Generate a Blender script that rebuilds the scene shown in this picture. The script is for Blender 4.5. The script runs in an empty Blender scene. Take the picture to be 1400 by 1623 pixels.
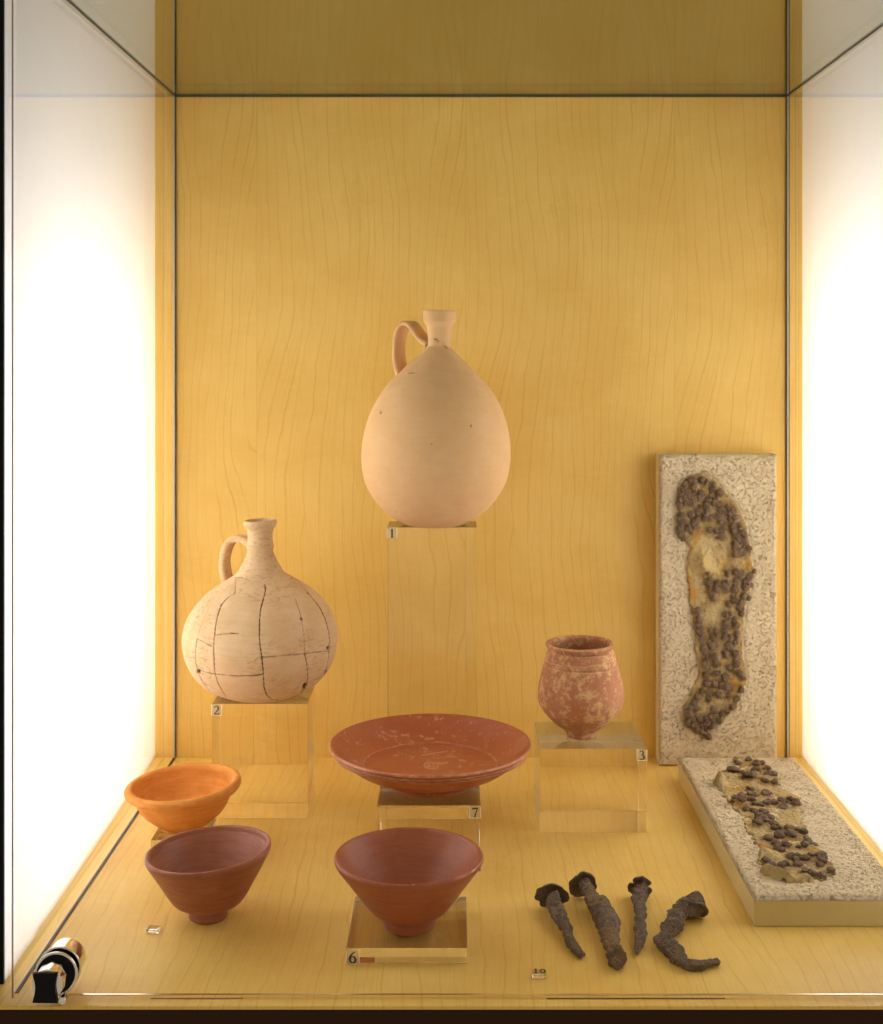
import bpy, bmesh, math, random
import numpy as np
from mathutils import Vector, Matrix, noise

# ------------------------------------------------------------------ camera, world, render
S = 0.01                      # the scene is written in centimetres
F = 2050.0                    # focal length in photo pixels (photo 1400 x 1623)
VX, VY = 718.0, 545.0         # vanishing point of the depth lines in the photo
sc = bpy.context.scene
col = sc.collection
rnd = random.Random(7)

cd = bpy.data.cameras.new("camera")
cam = bpy.data.objects.new("camera", cd)
col.objects.link(cam)
cam.rotation_euler = (math.radians(90), 0, 0)
cd.sensor_fit = 'HORIZONTAL'
cd.sensor_width = 36.0
cd.lens = 36.0 * F / 1400.0
cd.shift_x = (700.0 - VX) / 1400.0
cd.shift_y = -(811.5 - VY) / 1400.0
cd.clip_start = 0.02
cd.clip_end = 60
sc.camera = cam

w = bpy.data.worlds.new("World")
sc.world = w
w.use_nodes = True
w.node_tree.nodes["Background"].inputs[0].default_value = (1.0, 0.84, 0.60, 1)
w.node_tree.nodes["Background"].inputs[1].default_value = 0.38

sc.view_settings.view_transform = 'Standard'
sc.view_settings.look = 'None'
sc.view_settings.gamma = 1
sc.view_settings.exposure = 0.18
sc.render.engine = 'CYCLES'
cy = sc.cycles
cy.use_denoising = True
cy.max_bounces = 18
cy.diffuse_bounces = 7
cy.glossy_bounces = 8
cy.transmission_bounces = 14
cy.transparent_max_bounces = 24
cy.caustics_reflective = True
cy.caustics_refractive = True
cy.blur_glossy = 0.3
cy.sample_clamp_indirect = 12.0
TUBE = 9.4                   # radiance of the fluorescent tubes inside the light boxes

# ------------------------------------------------------------------ helpers
def P(px, py, Y):
    """photo pixel at depth Y (cm) -> point in cm"""
    return Vector(((px - VX) * Y / F, Y, -(py - VY) * Y / F))

def PZ(px, py, z):
    """photo pixel on the horizontal plane at height z (cm)"""
    Y = -z * F / (py - VY)
    return P(px, py, Y)

def link(name, me, mat=None, parent=None):
    o = bpy.data.objects.new(name, me)
    col.objects.link(o)
    if mat is not None:
        for m in (mat if isinstance(mat, (list, tuple)) else [mat]):
            me.materials.append(m)
    if parent is not None:
        o.parent = parent
    return o

def thing(name, label, cat, loc=(0, 0, 0), rotz=0.0, group=None):
    o = bpy.data.objects.new(name, None)
    col.objects.link(o)
    o.empty_display_size = 0.02
    o.location = Vector(loc) * S
    o.rotation_euler = (0, 0, rotz)
    o['label'] = label
    o['category'] = cat
    if group:
        o['group'] = group
    return o

def mesh_np(name, V, Q, smooth=True):
    V = np.asarray(V, dtype=np.float64) * S
    Q = np.asarray(Q, dtype=np.int32)
    me = bpy.data.meshes.new(name)
    me.vertices.add(len(V))
    me.vertices.foreach_set("co", V.astype(np.float32).ravel())
    n = Q.shape[1]
    me.loops.add(Q.size)
    me.loops.foreach_set("vertex_index", Q.ravel())
    me.polygons.add(len(Q))
    me.polygons.foreach_set("loop_start", np.arange(0, Q.size, n, dtype=np.int32))
    me.update(calc_edges=True)
    me.validate()
    me.polygons.foreach_set("use_smooth", np.full(len(me.polygons), smooth))
    return me

def mesh_bm(name, bm, smooth=False):
    bmesh.ops.recalc_face_normals(bm, faces=bm.faces)
    for v in bm.verts:
        v.co *= S
    me = bpy.data.meshes.new(name)
    bm.to_mesh(me)
    bm.free()
    for p in me.polygons:
        p.use_smooth = smooth
    return me

def add_box(bm, lo, hi, bevel=0.0, seg=2):
    r = bmesh.ops.create_cube(bm, size=1.0)
    c = [(a + b) / 2 for a, b in zip(lo, hi)]
    d = [b - a for a, b in zip(lo, hi)]
    for v in r['verts']:
        v.co = Vector((v.co.x * d[0] + c[0], v.co.y * d[1] + c[1], v.co.z * d[2] + c[2]))
    if bevel > 0:
        es = list({e for v in r['verts'] for e in v.link_edges})
        bmesh.ops.bevel(bm, geom=es, offset=bevel, segments=seg, affect='EDGES', profile=0.5)

def box(name, lo, hi, mat, parent=None, bevel=0.0, seg=2, smooth=False):
    bm = bmesh.new()
    add_box(bm, lo, hi, bevel, seg)
    return link(name, mesh_bm(name, bm, smooth), mat, parent)

# ------------------------------------------------------------------ node helpers
class NT:
    def __init__(self, name):
        self.m = bpy.data.materials.new(name)
        self.m.use_nodes = True
        self.t = self.m.node_tree
        self.t.nodes.clear()
        self.out = self.t.nodes.new("ShaderNodeOutputMaterial")
    def n(self, kind, **kw):
        nd = self.t.nodes.new(kind)
        for k, v in kw.items():
            setattr(nd, k, v)
        return nd
    def l(self, a, b):
        self.t.links.new(a, b)
    def put(self, sock, v):
        if isinstance(v, bpy.types.NodeSocket):
            self.l(v, sock)
        else:
            sock.default_value = v
    def math(self, op, a, b=None, c=None, clamp=False):
        nd = self.n("ShaderNodeMath", operation=op, use_clamp=clamp)
        self.put(nd.inputs[0], a)
        if b is not None:
            self.put(nd.inputs[1], b)
        if c is not None:
            self.put(nd.inputs[2], c)
        return nd.outputs[0]
    def obj(self, scale=100.0):
        tc = self.n("ShaderNodeTexCoord")
        vm = self.n("ShaderNodeVectorMath", operation='SCALE')
        self.l(tc.outputs['Object'], vm.inputs[0])
        vm.inputs['Scale'].default_value = scale
        return vm.outputs[0]
    def scl(self, vec, s):
        vm = self.n("ShaderNodeVectorMath", operation='MULTIPLY')
        self.l(vec, vm.inputs[0])
        vm.inputs[1].default_value = s
        return vm.outputs[0]
    def noise(self, vec, scale=1.0, detail=3.0, rough=0.5, dist=0.0):
        nd = self.n("ShaderNodeTexNoise")
        self.l(vec, nd.inputs['Vector'])
        nd.inputs['Scale'].default_value = scale
        nd.inputs['Detail'].default_value = detail
        nd.inputs['Roughness'].default_value = rough
        nd.inputs['Distortion'].default_value = dist
        return nd.outputs[0]
    def rng(self, v, a, b, c=0.0, d=1.0, smooth=False):
        nd = self.n("ShaderNodeMapRange")
        if smooth:
            nd.interpolation_type = 'SMOOTHSTEP'
        self.put(nd.inputs[0], v)
        for i, x in enumerate((a, b, c, d)):
            self.put(nd.inputs[i + 1], x)
        return nd.outputs[0]
    def mix(self, f, a, b, mode='MIX'):
        nd = self.n("ShaderNodeMix", data_type='RGBA', blend_type=mode)
        self.put(nd.inputs[0], f)
        for s, v in ((nd.inputs[6], a), (nd.inputs[7], b)):
            if isinstance(v, bpy.types.NodeSocket):
                self.l(v, s)
            else:
                s.default_value = (v[0], v[1], v[2], 1)
        return nd.outputs[2]
    def bump(self, h, dist_cm, strength=1.0):
        nd = self.n("ShaderNodeBump")
        self.l(h, nd.inputs['Height'])
        nd.inputs['Distance'].default_value = dist_cm * S
        nd.inputs['Strength'].default_value = strength
        return nd.outputs[0]
    def bsdf(self, color, rough=0.6, spec=0.5, metal=0.0, normal=None, coat=0.0, coat_r=0.2):
        b = self.n("ShaderNodeBsdfPrincipled")
        if isinstance(color, bpy.types.NodeSocket):
            self.l(color, b.inputs['Base Color'])
        else:
            b.inputs['Base Color'].default_value = (*color, 1)
        self.put(b.inputs['Roughness'], rough)
        b.inputs['Specular IOR Level'].default_value = spec
        b.inputs['Metallic'].default_value = metal
        b.inputs['Coat Weight'].default_value = coat
        b.inputs['Coat Roughness'].default_value = coat_r
        if normal is not None:
            self.l(normal, b.inputs['Normal'])
        return b.outputs[0]
    def end(self, shader):
        self.l(shader, self.out.inputs['Surface'])
        return self.m

def wood(name, axis, x0, gloss, base=(0.82, 0.555, 0.148), sway=8.0):
    """slip-matched maple veneer; the grain runs along `axis` (1 = depth, 2 = height)"""
    t = NT(name)
    sep = t.n("ShaderNodeSeparateXYZ")
    t.l(t.obj(), sep.inputs[0])
    x = sep.outputs[0]
    z = sep.outputs[axis]
    f = t.math('DIVIDE', t.math('SUBTRACT', x, x0), 19.7)
    k = t.math('FLOOR', f)
    u = t.math('MULTIPLY', t.math('SUBTRACT', f, k), 19.7)
    v = t.math('MULTIPLY_ADD', k, 1.03, z)
    cb = t.n("ShaderNodeCombineXYZ")
    t.l(u, cb.inputs[0]); t.l(v, cb.inputs[1])
    uv = cb.outputs[0]
    n1 = t.noise(t.scl(uv, (0.085, 0.030, 1)), 1, 1.0, 0.3)
    n2 = t.noise(t.scl(uv, (0.30, 0.10, 1)), 1, 2, 0.5)
    n3 = t.noise(t.scl(uv, (1.6, 0.75, 1)), 1, 3, 0.6)
    s = t.math('MULTIPLY_ADD', n1, sway, u)
    s = t.math('MULTIPLY_ADD', n2, 1.5, s)
    s = t.math('MULTIPLY_ADD', n3, 0.16, s)
    def lines(scale, width, seedoff):
        vo = t.n("ShaderNodeTexVoronoi", voronoi_dimensions='1D', feature='DISTANCE_TO_EDGE')
        t.l(t.math('ADD', s, seedoff), vo.inputs['W'])
        vo.inputs['Scale'].default_value = scale
        return t.rng(vo.outputs['Distance'], 0.0, width, 1.0, 0.0, True)
    l1 = lines(0.98, 0.085, 3.0)
    l2 = lines(2.6, 0.16, 40.0)
    m1 = t.rng(t.noise(t.scl(uv, (0.5, 0.07, 1)), 1, 2, 0.6), 0.32, 0.68, 0.25, 1.0)
    m2 = t.rng(t.noise(t.scl(uv, (0.4, 0.10, 3)), 1, 2, 0.6), 0.40, 0.72, 0.0, 1.0)
    line = t.math('MULTIPLY', l1, m1)
    line2 = t.math('MULTIPLY', t.math('MULTIPLY', l2, m2), 0.5)
    line = t.math('MAXIMUM', line, line2)
    # growth shading between the lines, mottling, pores
    vb = t.noise(t.scl(uv, (0.12, 0.11, 1)), 1, 4, 0.55, 0.4)
    streak = t.noise(t.scl(uv, (7.0, 0.35, 1)), 1, 3, 0.6)
    fine = t.noise(t.scl(uv, (26.0, 2.2, 1)), 1, 2, 0.6)
    ripple = t.noise(t.scl(uv, (0.35, 1.9, 1)), 1, 2, 0.5, 0.6)
    c = t.mix(t.rng(vb, 0.40, 0.62), base, (base[0] * 0.94, base[1] * 0.89, base[2] * 0.76))
    c = t.mix(t.rng(streak, 0.35, 0.7, 0.0, 0.22), c, (base[0] * 0.80, base[1] * 0.74, base[2] * 0.6))
    c = t.mix(t.rng(ripple, 0.5, 0.75, 0.0, 0.14), c, (base[0] * 1.12, base[1] * 1.12, base[2] * 1.18))
    c = t.mix(t.rng(fine, 0.45, 0.8, 0.0, 0.12), c, (base[0] * 0.72, base[1] * 0.62, base[2] * 0.45))
    # brownish knot mark of each veneer leaf
    kx = t.math('SUBTRACT', u, 9.5)
    kz = t.math('SUBTRACT', v, 13.5 if axis == 2 else 95.0)
    kn = t.noise(t.scl(uv, (1.1, 0.9, 1)), 1, 4, 0.6, 0.5)
    kd = t.math('ADD', t.math('MULTIPLY', t.math('ABSOLUTE', kx), 0.42), t.math('MULTIPLY', t.math('ABSOLUTE', kz), 0.17))
    km = t.rng(t.math('ADD', kd, t.math('MULTIPLY', kn, 1.6)), 0.75, 1.75, 0.32, 0.0, True)
    c = t.mix(km, c, (0.66, 0.40, 0.06))
    lc = (base[0] * 0.74, base[1] * 0.56, base[2] * 0.30)
    c = t.mix(t.math('MULTIPLY', line, 0.56), c, lc)
    # veneer seam
    seam = t.rng(t.math('MINIMUM', u, t.math('SUBTRACT', 19.7, u)), 0.0, 0.045, 0.35, 0.0)
    c = t.mix(seam, c, (base[0] * 0.55, base[1] * 0.45, base[2] * 0.3))
    h = t.math('MULTIPLY_ADD', line, -0.6, t.math('MULTIPLY', fine, 0.5))
    nr = t.bump(h, 0.010, 0.6)
    r = t.rng(streak, 0.3, 0.7, gloss, gloss + 0.12)
    return t.end(t.bsdf(c, r, 0.4, 0, nr))

def sepz(t, o):
    q = t.n('ShaderNodeSeparateXYZ'); t.l(o, q.inputs[0])
    return q.outputs[2]

def clay(name, base, dark, light, rough=0.75, spec=0.3, ns=0.8, bump=0.02, speck=0.25, ring=0.0, wear=None, wearcol=None,
         wear_scale=1.6, wear_lo=0.60, wear_hi=0.66, mark=False, markcol=(0.05, 0.025, 0.012), streaks=None, rings=0.25):
    t = NT(name)
    o = t.obj()
    a = t.noise(o, ns, 5, 0.6, 0.3)
    b = t.noise(o, 14.0, 3, 0.6)
    g = t.noise(t.scl(o, (1, 1, 9)), 0.55, 4, 0.6)
    c = t.mix(t.rng(a, 0.35, 0.65), base, light)
    c = t.mix(t.rng(g, 0.42, 0.72, 0, rings), c, dark)
    c = t.mix(t.rng(b, 0.58, 0.72, 0, speck), c, dark)
    c = t.mix(t.rng(t.noise(o, 5.5, 2, 0.5), 0.70, 0.76, 0, 0.5), c, light)
    if streaks is not None:
        sn = t.noise(t.scl(o, (1, 1, 2.2)), 1.7, 8, 0.78, 0.8)
        sm = t.math('MULTIPLY', t.rng(sn, 0.51, 0.62), t.rng(t.math('MULTIPLY_ADD', t.rng(sepz(t, o), 7.5, 10.5, 0, 0.16), 1.0, t.noise(o, 0.35, 2, 0.5)), 0.47, 0.62))
        c = t.mix(t.math('MULTIPLY', sm, 0.62), c, streaks)
    h = t.math('MULTIPLY', b, 0.5)
    h = t.math('MULTIPLY_ADD', t.noise(t.scl(o, (1, 1, 7)), 1.6, 3, 0.6), rings * 1.6, h)
    h = t.math('MULTIPLY_ADD', t.noise(o, 5.0, 4, 0.6), 0.7, h)
    rg = rough
    if wear:
        wn = t.noise(o, wear_scale * 1.25, 10, 0.78, 0.25)
        big = t.noise(o, wear_scale * 0.28, 3, 0.5)
        wm = t.rng(t.math('MULTIPLY_ADD', big, 0.30, wn), wear_lo + 0.15, wear_hi + 0.15)
        c = t.mix(t.math('MULTIPLY', wm, wear), c, wearcol)
        h = t.math('MULTIPLY_ADD', wm, -0.8, h)
        rg = t.rng(wm, 0, 1, rough, min(1, rough + 0.35))
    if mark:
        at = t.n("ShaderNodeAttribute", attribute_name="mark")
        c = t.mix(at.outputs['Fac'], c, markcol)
        at2 = t.n("ShaderNodeAttribute", attribute_name="edge")
        en = t.rng(t.noise(o, 4.5, 7, 0.8), 0.42, 0.54, 0.38, 1.0)
        c = t.mix(t.math('MULTIPLY', t.math('MULTIPLY', at2.outputs['Fac'], 0.85), en), c, wearcol if wearcol else light)
    return t.end(t.bsdf(c, rg, spec, 0, t.bump(h, bump)))

def plain(name, c, rough=0.5, metal=0.0, spec=0.5):
    t = NT(name)
    n = t.noise(t.obj(), 3.0, 4, 0.6)
    cc = t.mix(t.rng(n, 0.3, 0.7, 0, 0.25), c, tuple(x * 0.8 for x in c))
    return t.end(t.bsdf(cc, rough, spec, metal, t.bump(t.noise(t.obj(), 40, 2, 0.5), 0.002)))

def sheet_glass(name, tint, r0=0.04):
    t = NT(name)
    lw = t.n("ShaderNodeLayerWeight")
    lw.inputs[0].default_value = 0.5
    fr = t.math('MULTIPLY_ADD', t.math('POWER', lw.outputs['Facing'], 5.0), 1.0 - r0, r0, True)
    tr = t.n("ShaderNodeBsdfTransparent"); tr.inputs[0].default_value = (*tint, 1)
    gl = t.n("ShaderNodeBsdfGlossy"); gl.inputs['Roughness'].default_value = 0.0
    gl.inputs['Color'].default_value = (1, 1, 1, 1)
    mx = t.n("ShaderNodeMixShader")
    t.l(fr, mx.inputs[0]); t.l(tr.outputs[0], mx.inputs[1]); t.l(gl.outputs[0], mx.inputs[2])
    return t.end(mx.outputs[0])

def clear_sheet():
    t = NT("front_glass")
    tr = t.n("ShaderNodeBsdfTransparent"); tr.inputs[0].default_value = (1, 1, 1, 1)
    return t.end(tr.outputs[0])

def acrylic(name):
    t = NT(name)
    g = t.n("ShaderNodeBsdfGlass")
    g.inputs['IOR'].default_value = 1.49
    g.inputs['Color'].default_value = (0.985, 0.985, 0.975, 1)
    g.inputs['Roughness'].default_value = 0.0
    return t.end(g.outputs[0])

def label_mat():
    t = NT("label_acrylic")
    tr = t.n("ShaderNodeBsdfTransparent"); tr.inputs[0].default_value = (0.97, 0.96, 0.93, 1)
    d = t.n("ShaderNodeBsdfDiffuse"); d.inputs[0].default_value = (0.95, 0.82, 0.58, 1)
    mx = t.n("ShaderNodeMixShader"); mx.inputs[0].default_value = 0.34
    t.l(tr.outputs[0], mx.inputs[1]); t.l(d.outputs[0], mx.inputs[2])
    return t.end(mx.outputs[0])

def opal():
    t = NT("opal_acrylic")
    tr = t.n("ShaderNodeBsdfTranslucent"); tr.inputs[0].default_value = (0.92, 0.92, 0.93, 1)
    pb = t.bsdf((0.86, 0.88, 0.90), 0.28, 0.5)
    mx = t.n("ShaderNodeMixShader"); mx.inputs[0].default_value = 0.30
    t.l(tr.outputs[0], mx.inputs[1]); t.l(pb, mx.inputs[2])
    return t.end(mx.outputs[0])

def lamp_mat():
    t = NT("fluorescent_light")
    e = t.n("ShaderNodeEmission")
    e.inputs[0].default_value = (1.0, 0.985, 0.985, 1)
    e.inputs[1].default_value = TUBE
    return t.end(e.outputs[0])

def plaster(name):
    t = NT(name)
    o = t.obj()
    a = t.noise(o, 0.6, 4, 0.6)
    c = t.mix(t.rng(a, 0.35, 0.65), (0.68, 0.53, 0.325), (0.76, 0.61, 0.395))
    pn = t.noise(t.scl(o, (1.0, 1.0, 1.0)), 4.5, 9, 0.80, 0.15)
    patch = t.rng(t.noise(o, 0.9, 3, 0.6), 0.35, 0.65, 0.0, 0.035)
    pm = t.rng(t.math('ADD', pn, patch), 0.555, 0.635)
    p2 = t.noise(o, 2.4, 9, 0.82, 0.2)
    pm = t.math('MAXIMUM', pm, t.rng(p2, 0.60, 0.665))
    c = t.mix(t.math('MULTIPLY', pm, t.rng(t.noise(o, 0.8, 4, 0.6), 0.38, 0.62, 0.15, 0.58)), c, (0.27, 0.155, 0.055))
    gr = t.noise(o, 22, 3, 0.6)
    c = t.mix(t.rng(gr, 0.42, 0.62, 0, 0.3), c, (0.88, 0.74, 0.52))
    h = t.math('MULTIPLY_ADD', pm, -1.2, t.math('MULTIPLY', gr, 0.45))
    h = t.math('MULTIPLY_ADD', t.noise(o, 3.0, 5, 0.65), 1.0, h)
    return t.end(t.bsdf(c, 0.95, 0.1, 0, t.bump(h, 0.10)))

def sole_mat():
    t = NT("ochre_clay")
    o = t.obj()
    a = t.noise(o, 0.75, 4, 0.6, 0.4)
    b = t.noise(o, 0.5, 3, 0.6)
    c = t.mix(t.rng(a, 0.38, 0.62), (0.53, 0.375, 0.15), (0.48, 0.36, 0.18))
    c = t.mix(t.rng(b, 0.55, 0.68, 0, 0.85), c, (0.50, 0.24, 0.035))
    c = t.mix(t.rng(t.noise(o, 1.1, 4, 0.6), 0.58, 0.72, 0, 0.7), c, (0.20, 0.125, 0.045))
    c = t.mix(t.rng(t.noise(o, 7, 5, 0.7), 0.52, 0.68, 0, 0.45), c, (0.13, 0.085, 0.04))
    at = t.n('ShaderNodeAttribute', attribute_name='rust')
    rn = t.rng(t.noise(o, 2.2, 6, 0.75), 0.35, 0.6, 0.25, 1.0)
    c = t.mix(t.math('MULTIPLY', at.outputs['Fac'], rn), c, (0.15, 0.075, 0.03))
    h = t.noise(o, 5, 6, 0.7)
    return t.end(t.bsdf(c, 0.85, 0.2, 0, t.bump(h, 0.12)))

def rust(name, base=(0.150, 0.100, 0.070), orange=0.25, ochre=0.0):
    t = NT(name)
    o = t.obj()
    a = t.noise(o, 1.8, 5, 0.65, 0.3)
    c = t.mix(t.rng(a, 0.35, 0.65), base, (base[0] * 1.9, base[1] * 1.75, base[2] * 1.6))
    b = t.noise(o, 1.1, 4, 0.6)
    c = t.mix(t.rng(b, 0.52, 0.68, 0, orange), c, (0.26, 0.115, 0.035))
    if ochre:
        c = t.mix(t.rng(t.noise(o, 0.55, 3, 0.5), 0.45, 0.62, 0, ochre), c, (0.33, 0.205, 0.075))
    oi = t.n('ShaderNodeObjectInfo')
    c = t.mix(t.rng(oi.outputs['Random'], 0.0, 1.0, 0.0, 0.55), c, (base[0] * 1.9, base[1] * 1.9, base[2] * 1.8))
    p = t.noise(o, 6, 8, 0.78)
    c = t.mix(t.rng(p, 0.53, 0.61, 0, 0.6), c, (0.025, 0.017, 0.012))
    c = t.mix(t.rng(t.noise(o, 15, 3, 0.6), 0.60, 0.72, 0, 0.4), c, (0.33, 0.25, 0.19))
    h = t.math('MULTIPLY_ADD', p, -1.0, t.noise(o, 3.2, 5, 0.65))
    return t.end(t.bsdf(c, 0.8, 0.3, 0, t.bump(h, 0.10)))

M = dict(
    wall=wood("maple_veneer_wall", 2, 1.2 - 19.7, 0.42),
    floor=wood("maple_veneer_floor", 1, -6.0, 0.34, (0.87, 0.60, 0.170), 3.5),
    edge=wood("maple_veneer_edge", 1, -3.0, 0.40, (0.66, 0.45, 0.17)),
    front=plain("dark_plinth_wood", (0.036, 0.017, 0.006), 0.6, 0.0, 0.1),
    glass=sheet_glass("side_glass", (0.985, 0.99, 0.98)),
    top=sheet_glass("tinted_top_glass", (0.68, 0.70, 0.64)),
    clear=clear_sheet(),
    acr=acrylic("clear_acrylic"),
    lab=label_mat(),
    labedge=plain("label_edge", (0.88, 0.82, 0.70), 0.4),
    ink=plain("black_print", (0.015, 0.012, 0.01), 0.6),
    opal=opal(),
    lamp=lamp_mat(),
    white=plain("white_enamel", (0.86, 0.85, 0.82), 0.6),
    black=plain("black_frame", (0.008, 0.009, 0.010), 0.5, 0.0, 0.05),
    seal=plain("dark_seal", (0.07, 0.06, 0.045), 0.5),
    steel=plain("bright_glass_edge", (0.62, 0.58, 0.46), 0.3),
    chrome=plain("polished_chrome", (0.82, 0.80, 0.78), 0.06, 1.0),
    rubber=plain("black_lock_plastic", (0.008, 0.006, 0.008), 0.35, 0.0, 0.1),
    plaster=plaster("pitted_plaster"),
    slab=clay("painted_slab_side", (0.60, 0.48, 0.22), (0.56, 0.44, 0.20), (0.62, 0.50, 0.24), 0.8, 0.2, 0.3, 0.01, 0.1),
    sole=sole_mat(),
    nail=rust("rusted_hobnail", (0.135, 0.088, 0.056), 0.6),
    iron=rust("rusted_iron", (0.125, 0.092, 0.070), 0.35, 0.0),
    iron2=rust("rusted_iron_ochre", (0.140, 0.100, 0.074), 0.2, 0.9),
)

# ------------------------------------------------------------------ the setting
XL, XR, YB, YF, ZF, ZT = -26.2, 31.5, 122.0, 77.0, -39.0, 23.4
PL, PR = -28.0, 32.9          # inner faces of the light panels

fl = box("display_floor", (-60, 76.1, ZF - 0.22), (66, YB, ZF), M['floor'], bevel=0.09, seg=3)
fl['kind'] = 'structure'
fr = box("plinth_front", (-60, 76.25, ZF - 16), (66, 79.0, ZF - 0.224), M['front'])
fr['kind'] = 'structure'
bw = box("back_wall", (-60, YB + 0.004, ZF - 1), (66, YB + 1.6, 62), M['wall'])
bw['kind'] = 'structure'

def light_panel(x, sgn, label, oy=80.6, rot=0.0):
    """backlit opal panel: the lamp box lies outside x, in direction sgn"""
    t = thing("light_panel", label, "light panel", (x, oy, ZF), rot, "backlit side panels of the showcase")
    ox, oz = x, ZF
    y1 = oy + 0.3
    def b(name, lo, hi, mat):
        lo = [lo[0] - ox, lo[1] - oy, lo[2] - oz]
        hi = [hi[0] - ox, hi[1] - oy, hi[2] - oz]
        for i in range(3):
            if lo[i] > hi[i]:
                lo[i], hi[i] = hi[i], lo[i]
        return box(name, lo, hi, mat, t)
    e = 0.02
    b("diffuser", (x, y1, ZF + e), (x + sgn * 0.35, YB - 0.25, 58), M['opal'])
    D = 16.0
    bm = bmesh.new()
    def ab(lo, hi):
        lo = [lo[0] - ox, lo[1] - oy, lo[2] - oz]; hi = [hi[0] - ox, hi[1] - oy, hi[2] - oz]
        for i in range(3):
            if lo[i] > hi[i]:
                lo[i], hi[i] = hi[i], lo[i]
        add_box(bm, lo, hi)
    ab((x + sgn * D, y1, ZF + e), (x + sgn * (D + 0.4), YB - 0.25, 58))
    ab((x + sgn * 0.36, y1, 58.01), (x + sgn * (D + 0.4), YB - 0.25, 58.4))
    ab((x + sgn * 0.36, y1, ZF + e), (x + sgn * (D - 0.01), YB - e, ZF + 0.3))
    link("housing", mesh_bm("housing", bm), M['white'], t)
    b("front_cap", (x, oy, ZF + e), (x + sgn * (D + 30), oy + 0.28, 58.4), M['black'])  # closes the box; black sheet runs on past it as the dark room
    for yy in (84.5, 92.5, 100.5, 108.5, 116.0):
        bm = bmesh.new()
        bmesh.ops.create_cone(bm, cap_ends=True, segments=20, radius1=1.3, radius2=1.3, depth=43.0)
        for v in bm.verts:
            v.co += Vector((x + sgn * 11.0 - ox, yy - oy, -14.0 - oz))
        link("tube", mesh_bm("tube", bm, True), M['lamp'], t)
    return t
light_panel(-27.38, -1, "glowing white panel forming the left side behind the glass", 78.7, math.radians(0.86))
light_panel(PR, 1, "glowing white panel on the right, beside the two plaster slabs")

# glass case -----------------------------------------------------------------
case = thing("glass_case", "clear glass showcase with dark corner seals and a chrome lock, around all the pottery", "glass case", (XL, YF, ZF))
def cb(name, lo, hi, mat, bevel=0.0):
    lo = [lo[0] - XL, lo[1] - YF, lo[2] - ZF]
    hi = [hi[0] - XL, hi[1] - YF, hi[2] - ZF]
    return box(name, lo, hi, mat, case, bevel)
cb("side_pane", (XL - 0.5, YF + 0.62, ZF + 0.02), (XL, YB - 0.02, ZT), M['glass'])
cb("side_pane", (XR, YF + 0.62, ZF + 0.02), (XR + 0.5, YB - 0.02, ZT), M['glass'])
cb("top_pane", (XL - 0.5, YF + 0.62, ZT + 0.02), (XR + 0.5, YB - 0.02, ZT + 0.5), M['top'])
cb("front_pane", (XL, YF, ZF + 0.25), (XR, YF + 0.5, ZT + 0.5), M['clear'])
# seals where the panes meet the wood
g = 0.16
cb("corner_seal", (XL + 0.003, YB - 0.20, ZF + 0.1), (XL + 0.11, YB - 0.003, ZT + 22), M['seal'])
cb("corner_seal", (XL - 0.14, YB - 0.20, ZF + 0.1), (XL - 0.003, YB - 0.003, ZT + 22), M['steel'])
cb("corner_seal", (XR - 0.11, YB - 0.20, ZF + 0.1), (XR - 0.003, YB - 0.003, ZT + 22), M['seal'])
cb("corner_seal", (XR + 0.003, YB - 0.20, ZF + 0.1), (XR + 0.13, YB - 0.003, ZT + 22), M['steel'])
cb("corner_seal", (XR + 0.135, YB - 0.20, ZF + 0.1), (XR + 0.24, YB - 0.003, ZT + 22), M['seal'])
cb("top_seal", (XL + 0.12, YB - 0.25, ZT - 0.12), (XR - 0.12, YB - 0.003, ZT + 0.015), M['seal'])
cb("top_seal", (XL - 0.02, YF + 0.7, ZT - 0.10), (XL + 0.09, YB - 0.26, ZT + 0.015), M['seal'])
cb("top_seal", (XR - 0.09, YF + 0.7, ZT - 0.10), (XR + 0.02, YB - 0.26, ZT + 0.015), M['seal'])
cb("bottom_seal", (XL - 0.13, YF + 0.65, ZF + 0.003), (XL + 0.10, YB - 0.22, ZF + 0.05), M['seal'])
cb("bottom_seal", (XR - 0.10, YF + 0.65, ZF + 0.003), (XR + 0.13, YB - 0.22, ZF + 0.05), M['seal'])
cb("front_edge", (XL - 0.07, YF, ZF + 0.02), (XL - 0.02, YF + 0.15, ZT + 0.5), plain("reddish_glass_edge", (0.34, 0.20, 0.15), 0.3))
cb("front_edge", (XL + 1.2, YF + 0.1, ZF + 0.12), (XR, YF + 0.22, ZF + 0.20), M['chrome'])
cb("front_edge", (-18.0, YF - 0.05, ZF + 0.03), (-12.5, YF - 0.01, ZF + 0.05), M['seal'])
cb("front_edge", (5.6, YF - 0.05, ZF + 0.03), (16.2, YF + 0.0, ZF + 0.06), M['seal'])

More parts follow.
